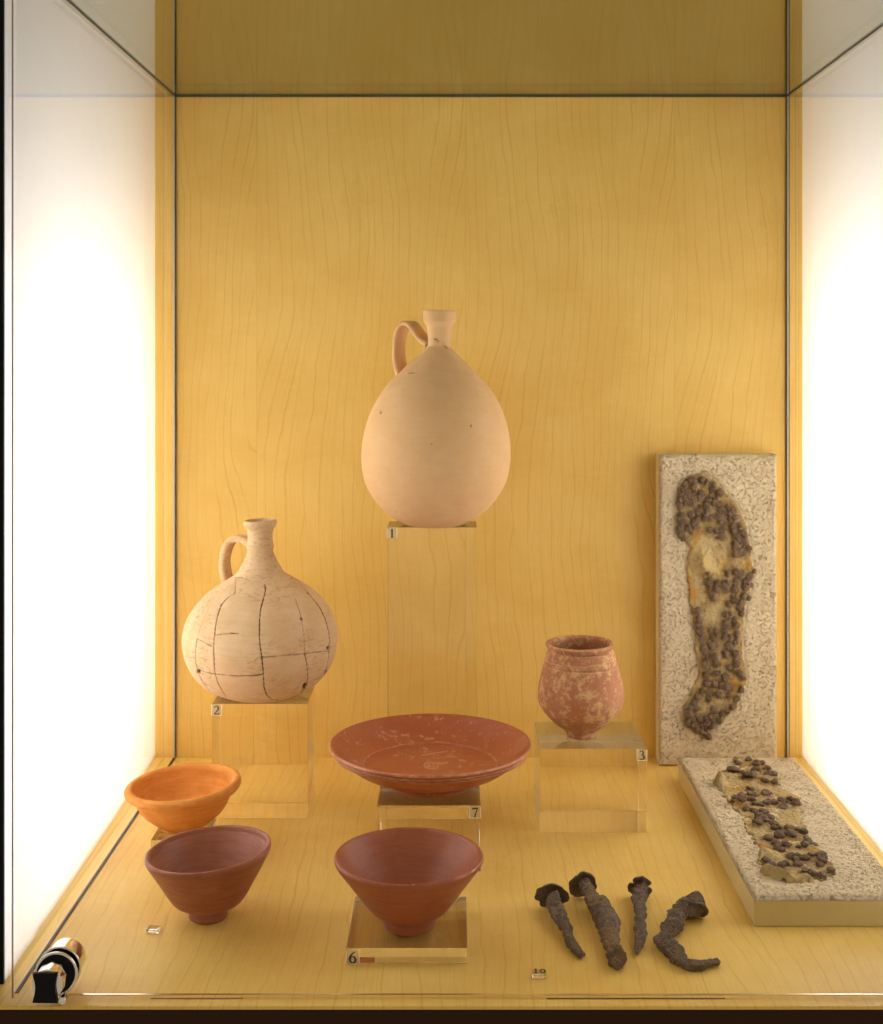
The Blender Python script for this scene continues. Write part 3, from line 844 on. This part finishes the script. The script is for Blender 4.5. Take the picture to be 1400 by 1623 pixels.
cy5 = 88.0
loc = ((330.5 - VX) * cy5 / F, cy5, ZF + 0.02)
t = thing("conical_bowl", "dark red conical bowl with slightly uneven rim, standing directly on the wooden floor", "bowl", loc, 0, "red conical bowls on small feet")
pts = [(0.02, 0.3), (1.0, 0.3), (1.0, 0.3), (1.08, 0.0), (1.08, 0.0), (1.25, 0.03), (1.30, 0.3), (1.24, 0.72), (1.24, 0.72), (1.6, 0.86), (2.25, 1.12), (2.65, 1.6), (3.2, 2.55), (3.75, 3.5), (4.12, 4.15), (4.24, 4.42), (4.22, 4.62), (4.10, 4.68), (3.98, 4.6),
       (3.90, 4.32), (3.90, 4.32), (3.80, 4.26), (3.80, 4.26), (3.3, 3.35), (2.6, 2.1), (2.0, 1.3), (1.1, 0.9), (0.02, 0.8)]
lathe("body", pts, loc, red5, t, 240, 170, 18, 0.012, slant=(0.072, 0.0))

cyo = 99.0
loc = ((290.5 - VX) * cyo / F, cyo, R4[2] + 0.012)
t = thing("bowl", "bright orange clay bowl with thick rolled rim near the left glass", "bowl", loc)
pts = [(0.02, 0.25), (1.25, 0.25), (1.25, 0.25), (1.38, 0.0), (1.38, 0.0), (1.58, 0.02), (1.62, 0.2), (1.62, 0.2), (2.3, 0.62), (3.05, 1.32), (3.52, 2.08), (3.72, 2.62), (3.80, 2.74), (3.80, 2.74), (4.10, 2.74), (4.34, 2.95), (4.40, 3.18), (4.28, 3.42), (4.05, 3.50), (3.85, 3.42),
       (3.74, 3.2), (3.62, 2.6), (3.3, 1.85), (2.6, 1.05), (1.5, 0.62), (0.02, 0.52)]
lathe("body", pts, loc, orange, t, 240, 170, 21, 0.014, slant=(0.060, 0.02))

# ------------------------------------------------------------------ plaster slabs with hobnailed soles
def inside(poly, x, y):
    n = len(poly); c = np.zeros(x.shape, bool)
    for i in range(n):
        x0, y0 = poly[i]; x1, y1 = poly[(i + 1) % n]
        cond = ((y0 > y) != (y1 > y)) & (x < (x1 - x0) * (y - y0) / (y1 - y0 + 1e-12) + x0)
        c ^= cond
    return c

def fbm(x, y, seed, sc_=1.0, octs=4):
    out = np.zeros(x.shape)
    flat = out.ravel(); xf = x.ravel(); yf = y.ravel()
    for i in range(len(flat)):
        flat[i] = noise.fractal((xf[i] * sc_, yf[i] * sc_, seed * 7.31), 1.0, 2.0, octs)
    return flat.reshape(x.shape)

def slab_thing(name, label, loc, rot, W, L, T, outline, nails, lumps, emb, seed, group, recess):
    """local frame: u = x across, v = y along, top face at z = T; outline, nails in (u, v) cm"""
    t = thing(name, label, "plaster slab", loc, 0, group)
    t.rotation_euler = rot
    box("slab", (0, 0, 0), (W, L, T - 0.35), M['slab'], t, 0.06, 2)
    # pitted plaster top with softened edges
    du = 0.10
    nu, nv = int(W / du), int(L / du)
    U, V = np.meshgrid(np.linspace(0, W, nu), np.linspace(0, L, nv), indexing='ij')
    H = fbm(U, V, seed, 0.9, 4) * 0.045 + fbm(U, V, seed + 3, 4.0, 4) * 0.06
    e = np.minimum(np.minimum(U, W - U), np.minimum(V, L - V))
    rr = 0.35
    H = H * np.clip(e / 0.3, 0.25, 1) - np.where(e < rr, (rr - np.sqrt(np.maximum(rr**2 - (rr - e)**2, 0))), 0)
    d = seg_dist(U, V, outline + outline[:1])
    ins = inside(outline, U, V)
    sd = np.where(ins, d, -d)
    H = H - np.where(~ins, np.clip(0.22 - d, 0, 1) * 0.5, 0) * recess
    Zt = T + H
    Vv = np.stack([U, V, Zt], -1)
    verts = Vv.reshape(-1, 3).tolist()
    I = np.arange(nu * nv).reshape(nu, nv)
    Q = np.stack([I[:-1, :-1], I[1:, :-1], I[1:, 1:], I[:-1, 1:]], -1).reshape(-1, 4).tolist()
    # skirt down to the slab
    ring = list(I[:, 0]) + list(I[-1, 1:]) + list(I[-2::-1, -1]) + list(I[0, -2:0:-1])
    base = len(verts)
    for r in ring:
        x, y, z = verts[r]
        verts.append([x, y, T - 0.345])
    n = len(ring)
    for i in range(n):
        j = (i + 1) % n
        Q.append([ring[j], ring[i], base + i, base + j])
    link("plaster_top", mesh_np("plaster_top", verts, Q), M['plaster'], t)
    # the sole: a relief sheet
    us = [p[0] for p in outline]; vs = [p[1] for p in outline]
    du = 0.085
    gu = np.arange(min(us) - 0.3, max(us) + 0.3, du); gv = np.arange(min(vs) - 0.3, max(vs) + 0.3, du)
    U, V = np.meshgrid(gu, gv, indexing='ij')
    jit = fbm(U, V, seed + 9, 1.6, 3) * (0.16 + emb)
    d = seg_dist(U, V, outline + outline[:1]); ins = inside(outline, U, V)
    sd = np.where(ins, d, -d) + jit
    H = -0.45 - emb * 0.55 + 0.62 * np.clip(sd / 0.22 + 0.6, 0, 1) + fbm(U, V, seed + 1, 0.7, 4) * 0.14 + fbm(U, V, seed + 2, 3.0, 4) * 0.08
    for lx, ly, lr, lh in lumps:
        q = np.hypot(U - lx, V - ly) / lr
        H = H + np.exp(-q**2 * 1.6) * lh * (1 + 0.35 * fbm(U, V, seed + 4, 1.6, 3))
    I = np.arange(U.size).reshape(U.shape)
    Q = np.stack([I[:-1, :-1], I[1:, :-1], I[1:, 1:], I[:-1, 1:]], -1).reshape(-1, 4)
    keep = (sd > -0.35)
    kq = keep.ravel()[Q].all(1)
    extra = []
    for nx, ny, nr_ in nails:
        if rnd.random() < 0.55:
            a_ = rnd.uniform(0, 6.28); q_ = rnd.uniform(0.36, 0.60)
            ex, ey = nx + math.cos(a_) * q_, ny + math.sin(a_) * q_
            if inside(outline, np.array([ex]), np.array([ey]))[0]:
                extra.append((ex, ey, nr_ * rnd.uniform(0.55, 0.85)))
    nails = list(nails) + extra
    rust_ = np.zeros(U.shape)
    for nx, ny, nr_ in nails:
        q_ = np.hypot(U - nx, V - ny)
        rust_ = np.maximum(rust_, np.clip(1.25 - q_ / (nr_ * 2.3), 0, 1))
        H = H + np.exp(-(q_ / nr_) ** 2 * 0.8) * 0.07
    sm_ = mesh_np("sole", np.stack([U, V, T + H], -1).reshape(-1, 3), Q[kq])
    at_ = sm_.attributes.new("rust", 'FLOAT', 'POINT')
    at_.data.foreach_set("value", rust_.astype(np.float32).ravel())
    link("sole", sm_, M['sole'], t)
    # hobnails: lumpy domes, a few shapes shared between the copies
    shapes = []
    for s in range(7):
        bm = bmesh.new()
        bmesh.ops.create_icosphere(bm, subdivisions=3, radius=1.0)
        for v in bm.verts:
            c = v.co.copy()
            nv_ = noise.fractal(c * 1.3 + Vector((s * 5.1, seed, 0)), 1.0, 2.0, 4) * 0.30
            v.co = c * (1 + nv_)
            v.co.z *= 0.72
            if s == 3 and c.z > 0.75:
                v.co.z *= 0.55
            if s == 5:
                v.co.x *= 1.25
        shapes.append(mesh_bm("hobnail", bm, True))
        shapes[-1].materials.append(M['nail'])
    for i, (nx, ny, nr_) in enumerate(nails):
        o = bpy.data.objects.new("hobnail", shapes[rnd.randrange(7)])
        col.objects.link(o)
        o.parent = t
        iu = int(round((nx - gu[0]) / du)); iv = int(round((ny - gv[0]) / du))
        hh = H[min(max(iu, 0), H.shape[0] - 1), min(max(iv, 0), H.shape[1] - 1)]
        o.location = (nx * S, ny * S, (T + max(hh, -0.02) + nr_ * rnd.uniform(0.05, 0.35)) * S)
        k_ = nr_ * rnd.uniform(0.92, 1.12)
        o.scale = (k_, k_, k_ * rnd.uniform(0.75, 1.1))
        o.rotation_euler = (rnd.uniform(-0.3, 0.3), rnd.uniform(-0.3, 0.3), rnd.uniform(0, 6.28))
    return t

# --- standing slab (front face at Y = 119.4, leaning on the wall)
Yp = 119.3
k9 = Yp / F
x0s = (1046 - VX) * k9; x1s = (1233 - VX) * k9
zt_s = -(721 - VY) * k9
Ls = zt_s - ZF - 0.02; Ws = x1s - x0s
def us(px, py):
    return ((px - VX) * k9 - x0s, -(py - VY) * k9 - ZF - 0.02)
ol = [(1105, 749), (1121, 746), (1129, 752), (1152, 780), (1174, 808), (1185, 832), (1190, 866), (1192, 887), (1195, 909), (1190, 932), (1184, 955), (1180, 980), (1178, 1005), (1178, 1035), (1183, 1060), (1183, 1083), (1172, 1110), (1165, 1125), (1145, 1140),
      (1130, 1158), (1125, 1170), (1105, 1163), (1088, 1153), (1081, 1135), (1085, 1118), (1098, 1092), (1109, 1070), (1103, 1040), (1099, 990), (1094, 950), (1088, 905), (1090, 885), (1096, 868), (1080, 852), (1072, 840), (1072, 800), (1077, 770), (1090, 757)]
A = [(220, 230), (300, 170), (345, 200), (450, 190), (500, 210), (330, 265), (200, 310), (240, 350), (170, 370), (210, 410), (160, 450), (290, 400), (350, 430), (440, 420), (290, 500), (230, 480), (600, 300), (700, 350), (590, 380), (540, 450), (520, 520), (520, 590),
     (150, 540), (390, 620), (310, 660), (490, 710), (560, 710), (350, 760), (370, 830), (170, 670), (150, 730), (180, 790), (150, 850), (255, 840), (180, 900), (160, 945), (200, 985), (690, 520), (720, 600), (690, 680), (750, 680), (710, 750), (765, 830), (720, 880),
     (730, 955), (560, 870), (820, 560), (880, 600), (850, 640), (910, 690), (890, 820), (980, 805), (900, 890), (1020, 910), (920, 960), (910, 1060), (900, 1110), (1050, 1020), (1095, 1120), (920, 1195), (970, 1180)]
B = [(815, 160), (930, 140), (990, 165), (560, 230), (550, 310), (680, 300), (660, 370), (800, 290), (780, 380), (930, 250), (900, 370), (1120, 200), (1070, 270), (1060, 350), (1030, 470), (890, 490), (610, 500), (830, 590), (990, 560), (975, 630), (1000, 710),
     (770, 725), (390, 680), (405, 775), (400, 870), (910, 800), (790, 860), (930, 880), (940, 990), (790, 960), (430, 970), (650, 970), (620, 1060), (460, 1070), (770, 1040), (920, 1110), (840, 1170), (600, 1170), (490, 1190), (520, 1260), (620, 1290), (790, 1260), (920, 1270), (500, 1370), (640, 1370), (930, 1385)]
Cc = [(620, 70), (800, 60), (500, 200), (640, 185), (930, 190), (840, 240), (500, 335), (630, 315), (975, 310), (780, 370), (530, 460), (630, 460), (790, 490), (850, 535), (1000, 550), (460, 560), (560, 590), (690, 610), (830, 630), (940, 670), (400, 640), (350, 720), (290, 800), (370, 800), (880, 780), (620, 815), (800, 840), (730, 870), (280, 890), (310, 950), (420, 950),
      (580, 900), (510, 940), (690, 965), (630, 1000), (270, 1010), (350, 1020), (510, 1010), (380, 1090), (430, 1110), (490, 1140), (580, 1050), (545, 1190), (450, 1050), (240, 860)]
nl = []
for Lx, oy in ((A, 740), (B, 890), (Cc, 1030)):
    for a, b in Lx:
        u_, v_ = us(1060 + a / 8.75, oy + b / 8.75)
        nl.append((u_, v_, rnd.uniform(0.27, 0.36)))
lump = [(*us(1112, 888), 1.1, 0.75), (*us(1122, 900), 0.8, 0.4), (*us(1163, 893), 0.8, 0.3), (*us(1106, 860), 0.8, 0.15)]
slab_thing("plaster_slab", "upright pale plaster slab with a complete hobnailed shoe sole, leaning against the back wall", (x0s, Yp + 2.5, ZF + 0.02), (math.radians(90), 0, 0), Ws, Ls, 2.5,
           [us(*p) for p in ol], nl, lump, 0, 4, "plaster slabs with hobnailed shoe soles", 1.0)

# --- lying slab
zt = -36.9
def ul(px, py):
    p = PZ(px, py, zt)
    return (p.x - 20.15, p.y - 86.5)
def z7(a, b):
    return (1060 + a / 4.118, 1180 + b / 4.118)
ol = [(400, 130), (480, 92), (600, 100), (700, 180), (740, 290), (850, 340), (865, 430), (895, 560), (955, 650), (1030, 720), (1080, 800), (1105, 850), (1000, 885), (850, 905), (700, 880), (610, 840), (575, 780), (600, 700), (510, 560), (440, 430), (350, 330), (275, 250), (330, 180)]
nl = [(520, 100), (460, 120), (420, 165), (460, 165), (490, 180), (575, 125), (570, 165), (510, 210), (550, 220), (645, 155), (650, 205), (685, 205), (690, 250), (630, 245), (535, 295), (565, 325), (480, 335), (540, 360), (640, 322), (440, 375), (480, 390), (505, 420), (570, 392), (555, 428),
      (690, 385), (740, 362), (750, 400), (820, 370), (835, 385), (640, 388), (590, 480), (620, 515), (590, 525), (655, 475), (685, 530), (690, 550), (625, 435), (790, 555), (805, 590), (880, 575), (900, 610), (910, 640), (720, 600), (650, 615), (770, 655), (725, 680), (700, 640), (890, 670),
      (640, 765), (670, 785), (740, 795), (800, 725), (830, 750), (845, 790), (890, 745), (935, 722), (1000, 735), (1010, 765), (990, 785), (940, 850), (1000, 858), (1060, 830)]
nl = [(*ul(*z7(a, b + 14)), rnd.uniform(0.27, 0.40)) for a, b in nl]
lump = [(*ul(*z7(335, 265)), 0.55, 0.95), (*ul(*z7(470, 400)), 0.9, 0.35), (*ul(*z7(600, 240)), 1.2, 0.35), (*ul(*z7(700, 870)), 0.75, 0.6), (*ul(*z7(770, 890)), 0.6, 0.6), (*ul(*z7(640, 845)), 0.6, 0.5), (*ul(*z7(900, 890)), 0.7, 0.4), (*ul(*z7(620, 540)), 1.0, 0.3), (*ul(*z7(640, 730)), 0.9, 0.35)]
slab_thing("plaster_slab", "pale plaster slab lying flat with a crumbled sole of scattered hobnails", (20.15, 86.5, ZF + 0.02), (0, 0, 0), 10.4, 29.0, zt - ZF - 0.02,
           [ul(*z7(*p)) for p in ol], nl, lump, 0.18, 11, "plaster slabs with hobnailed shoe soles", 0.3)

# ------------------------------------------------------------------ iron nails
def nail(label, spine, head, mat, seed, tilt=0.5):
    """spine: (px, py, radius_px, height of the axis above the floor in cm)"""
    pts = []
    for px, py, r, h in spine:
        p = PZ(px, py, ZF + h)
        pts.append((p, r * p.y / F))
    org = Vector((pts[-1][0].x, pts[-1][0].y, ZF))
    t = thing("iron_nail", label, "nail", org, 0, "rusty iron nails on the floor")
    # resample
    C = spline([(0, 0), (1, 1)], 2)
    P3 = []
    n = 14
    for i in range(len(pts) - 1):
        a = pts[max(0, i - 1)]; b = pts[i]; c = pts[i + 1]; d = pts[min(len(pts) - 1, i + 2)]
        for s in range(n):
            u = s / n
            q = 0.5 * ((2 * b[0]) + (c[0] - a[0]) * u + (2 * a[0] - 5 * b[0] + 4 * c[0] - d[0]) * u * u + (-a[0] + 3 * b[0] - 3 * c[0] + d[0]) * u**3)
            P3.append((q, b[1] * (1 - u) + c[1] * u))
    P3.append(pts[-1])
    m = 28
    V = []
    for i, (q, r) in enumerate(P3):
        tg = (P3[min(len(P3) - 1, i + 1)][0] - P3[max(0, i - 1)][0]).normalized()
        sd = tg.cross(Vector((0, 0, 1))).normalized(); up = sd.cross(tg).normalized()
        endk = min(1.0, 0.45 + 0.55 * min(i, len(P3) - 1 - i) / 2.0)
        for j in range(m):
            a_ = 2 * math.pi * j / m
            ca, sa = math.cos(a_ + 0.4), math.sin(a_ + 0.4)
            sq = 1.0 / max(abs(ca), abs(sa)) ** 0.55
            dirv = sd * math.cos(a_) + up * math.sin(a_)
            nz = noise.fractal(q * 0.9 + dirv * 0.8 + Vector((seed * 9, 0, 0)), 1.0, 2.0, 4) * 0.34 + noise.fractal(q * 3.0 + dirv * 1.0 + Vector((seed, 3, 0)), 1.0, 2.0, 5) * 0.22 - 0.10 * max(0, noise.fractal(q * 2.0 + Vector((7, seed, 2)) + dirv * 0.9, 1.0, 2.0, 2)) ** 0.5
            ridge = 0.05 * math.sin(i * 1.9 + 1.5 * math.sin(a_ + i * 0.2))
            v = q + dirv * r * endk * sq * (0.93 + nz + ridge)
            v.z = max(v.z, ZF + 0.01)
            V.append(v - org)
    Q = []
    for i in range(len(P3) - 1):
        for j in range(m):
            j2 = (j + 1) % m
            Q.append((i * m + j, i * m + j2, (i + 1) * m + j2, (i + 1) * m + j))
    base = len(V)
    V.append(P3[0][0] - org); V.append(P3[-1][0] - org)
    for j in range(m):
        j2 = (j + 1) % m
        Q.append((base, j2, j, j))
        Q.append((base + 1, (len(P3) - 1) * m + j, (len(P3) - 1) * m + j2, (len(P3) - 1) * m + j2))
    bm = bmesh.new()
    bv = [bm.verts.new(v) for v in V]
    for q in Q:
        ids = list(dict.fromkeys(q))
        bm.faces.new([bv[k] for k in ids])
    link("shank", mesh_bm("shank", bm, False), mat, t)
    # head: an uneven curled disc across the shank's end
    hx, hy, rx, ry, cup, hh, ang, notch = head
    hc = PZ(hx, hy, ZF + hh)
    R_ = rx * hc.y / F
    ax = (P3[0][0] - P3[10][0]).normalized()
    ax = (ax + Vector((0, 0, tilt))).normalized()
    sd = ax.cross(Vector((0, 0, 1))).normalized(); up = sd.cross(ax).normalized()
    rings, seg = 12, 48
    V = []
    for side in (0, 1):
        for i in range(rings + 1):
            rr = i / rings
            for j in range(seg):
                a_ = 2 * math.pi * j / seg
                dv = Vector((math.cos(a_), math.sin(a_), 0))
                edge = 1 + 0.13 * noise.fractal(dv * 1.5 + Vector((seed * 3.3, 0, 0)), 1, 2, 4)
                for (na, nw, nd_) in notch:
                    da = math.atan2(math.sin(a_ - na), math.cos(a_ - na))
                    edge *= 1 - nd_ * math.exp(-(da / nw) ** 2)
                bend = cup * rr**2 * (1 + 0.35 * math.sin(2 * a_ + seed))
                th = 0.10 * (1 - 0.4 * rr)
                nz = noise.fractal(dv * rr * 2 + Vector((seed, side * 4, 1)), 1, 2, 4) * 0.10
                v = hc + sd * (math.cos(a_) * R_ * rr * edge) + up * (math.sin(a_) * R_ * rr * edge * ry) - ax * (bend + nz) + ax * (th if side else -th)
                v.z = max(v.z, ZF + 0.01)
                V.append(v - org)
    bm = bmesh.new()
    bv = [bm.verts.new(v) for v in V]
    o1 = (rings + 1) * seg
    for side in (0, 1):
        for i in range(rings):
            for j in range(seg):
                j2 = (j + 1) % seg
                a_ = side * o1 + i * seg
                bm.faces.new((bv[a_ + j], bv[a_ + j2], bv[a_ + seg + j2], bv[a_ + seg + j]))
    for j in range(seg):
        j2 = (j + 1) % seg
        bm.faces.new((bv[rings * seg + j], bv[rings * seg + j2], bv[o1 + rings * seg + j2], bv[o1 + rings * seg + j]))
    bmesh.ops.remove_doubles(bm, verts=bm.verts, dist=0.002)
    link("head", mesh_bm("head", bm, True), M['iron'], t)
    return t

nail("rusty nail with a hollow curled head, leftmost of the four nails",
     [(876, 1421, 8, 0.85), (878, 1430, 11.5, 0.80), (882, 1441, 12, 0.72), (888, 1455, 10.5, 0.62), (896, 1468, 10, 0.55), (899, 1478, 7.5, 0.48), (904, 1490, 9, 0.42), (911, 1500, 7.5, 0.36), (917, 1508, 6.5, 0.32), (923, 1515, 5.5, 0.28)],
     (874, 1415, 26, 0.75, 0.40, 1.0, 0, [(3.5, 0.25, 0.18), (0.5, 0.3, -0.1)]), M['iron'], 7, 0.15)
nail("thick rusty nail with a broad shank and collar, second nail from the left",
     [(925, 1395, 13, 1.05), (931, 1408, 11, 0.95), (939, 1420, 10, 0.88), (944, 1432, 15, 0.85), (955, 1446, 18, 0.80), (962, 1462, 17, 0.75), (966, 1480, 14.5, 0.70), (969, 1495, 12.5, 0.62), (973, 1507, 11, 0.56), (975, 1514, 12, 0.54), (976, 1518, 17, 0.52), (977, 1522, 15, 0.48), (977.5, 1525, 9, 0.45), (979, 1532, 8, 0.38)],
     (922, 1398, 22, 1.05, 0.35, 1.1, 0, [(2.2, 0.3, 0.1)]), M['iron2'], 2, 0.15)
nail("slim straight rusty nail with a split head, third nail from the left",
     [(1016, 1401, 9, 0.8), (1015, 1415, 11.5, 0.78), (1014, 1430, 11, 0.72), (1015, 1447, 9.5, 0.62), (1014, 1462, 9.5, 0.55), (1015, 1478, 9.5, 0.48), (1013, 1492, 8, 0.40), (1011, 1502, 5.5, 0.32), (1010, 1511, 3, 0.25)],
     (1015, 1403, 19, 0.95, 0.25, 0.9, 0, [(2.5, 0.16, 0.55), (0.15, 0.16, 0.5)]), M['iron'], 3, 0.15)
nail("bent rusty nail with a round knobbed head, nearest the plaster slab",
     [(1101, 1429, 17, 0.9), (1092, 1437, 17, 0.85), (1083, 1443, 11, 0.80), (1075, 1448, 13, 0.74), (1070, 1460, 14, 0.68), (1063, 1472, 12, 0.60), (1056, 1481, 10, 0.52), (1048, 1490, 9, 0.50), (1056, 1499, 14, 0.50), (1068, 1508, 14, 0.45), (1077, 1520, 11, 0.38), (1090, 1529, 8.5, 0.32), (1110, 1530, 7, 0.30), (1126, 1527, 5.5, 0.28), (1141, 1524, 4.5, 0.25)],
     (1101, 1431, 24, 0.95, 0.3, 1.0, 0, [(1.0, 0.3, 0.1)]), M['iron'], 4, 0.9)

# ------------------------------------------------------------------ loose number tags on the floor
def tag(px, py, label, text):
    p = PZ(px, py, ZF)
    t = thing("number_tag", label, "number tag", (p.x, p.y, ZF), math.radians(-4), "small clear number tags on the floor")
    box("block", (-0.42, -0.28, 0.01), (0.42, 0.40, 0.30), M['acr'], t, 0.07, 2)
    box("rim", (-0.36, -0.287, 0.05), (0.36, -0.283, 0.09), M['labedge'], t)
    box("rim", (-0.40, -0.287, 0.05), (-0.365, -0.283, 0.27), M['labedge'], t)
    if text:
        d = digits(text, 0, 0.0, 0.52, 0, t, M['ink'])
        d.rotation_euler = (math.radians(-90 + 180), 0, 0)
        d.rotation_euler = (math.radians(-90), 0, 0)
        d.scale = (1, 1, 1)
        d.location = (0, 0.13 * S, 0.325 * S)
    else:
        box("print", (-0.10, 0.22, 0.305), (0.06, 0.30, 0.315), M['ink'], t)
tag(855, 1549, "small clear number tag reading 10, in front of the nails", "10")
tag(243, 1478, "small clear tag with illegible print, in front of the dark red bowl", None)

# ------------------------------------------------------------------ lock on the front pane
zc = 1.60
def cyl(name, y0, y1, r0, r1, cx, cz, mat, parent, seg=64, flat=0.0, bev=0.05):
    bm = bmesh.new()
    bmesh.ops.create_cone(bm, cap_ends=True, segments=seg, radius1=r0, radius2=r1, depth=abs(y1 - y0))
    bmesh.ops.rotate(bm, verts=bm.verts, cent=(0, 0, 0), matrix=Matrix.Rotation(math.radians(90), 3, 'X'))
    for v in bm.verts:
        v.co += Vector((cx, (y0 + y1) / 2, cz))
    es = [e for e in bm.edges if len(e.link_faces) == 2 and any(len(f.verts) > 4 for f in e.link_faces)]
    bmesh.ops.bevel(bm, geom=es, offset=bev, segments=3, affect='EDGES', profile=0.5)
    me = mesh_bm(name, bm, True)
    o = link(name, me, mat, parent)
    return o
lx, lz = -23.55 - XL, 1.62
lock = cyl("lock", 0.55, 2.0, 1.12, 1.12, lx, lz, M['chrome'], case)
cyl("ring", 0.35, 0.54, 1.30, 1.30, lx, lz, M['chrome'], lock, bev=0.07)
cyl("gasket", -0.10, -0.01, 1.22, 1.22, lx, lz, M['rubber'], lock, bev=0.02)
cyl("ring", -0.32, -0.11, 1.28, 1.28, lx, lz, M['chrome'], lock, bev=0.08)
cyl("cap", -0.42, -0.33, 1.10, 1.14, lx, lz, M['rubber'], lock, bev=0.02)
# turned barrel and the waisted black knob
cyl("barrel", -1.75, -0.43, 0.93, 0.93, lx - 0.06, lz + 0.05, M['chrome'], lock, seg=10, bev=0.04)
for p_ in lock.children[-1].data.polygons:
    p_.use_smooth = False
bm = bmesh.new()
prof = []
for i in range(13):
    zz = -1.0 + 2.0 * i / 12
    prof.append((0.58 + 0.16 * abs(zz) ** 1.6, zz * 0.86))
fr_ = [bm.verts.new((lx - 0.12 + a, -2.0 + 0.0, lz - 0.02 + b)) for a, b in prof] + [bm.verts.new((lx - 0.12 - a, -2.0, lz - 0.02 + b)) for a, b in reversed(prof)]
f = bm.faces.new(fr_)
ex = bmesh.ops.extrude_face_region(bm, geom=[f])
for v in [g_ for g_ in ex['geom'] if isinstance(g_, bmesh.types.BMVert)]:
    v.co.y += 0.30
es = [e for e in bm.edges if e.is_manifold and abs((e.verts[0].co - e.verts[1].co).y) < 0.01]
bmesh.ops.bevel(bm, geom=es, offset=0.05, segments=2, affect='EDGES', profile=0.5)
link("knob", mesh_bm("knob", bm, False), M['rubber'], lock)
cyl("pin", -0.9, -0.3, 0.22, 0.22, lx + 0.55, 0.32, M['chrome'], lock, bev=0.03)
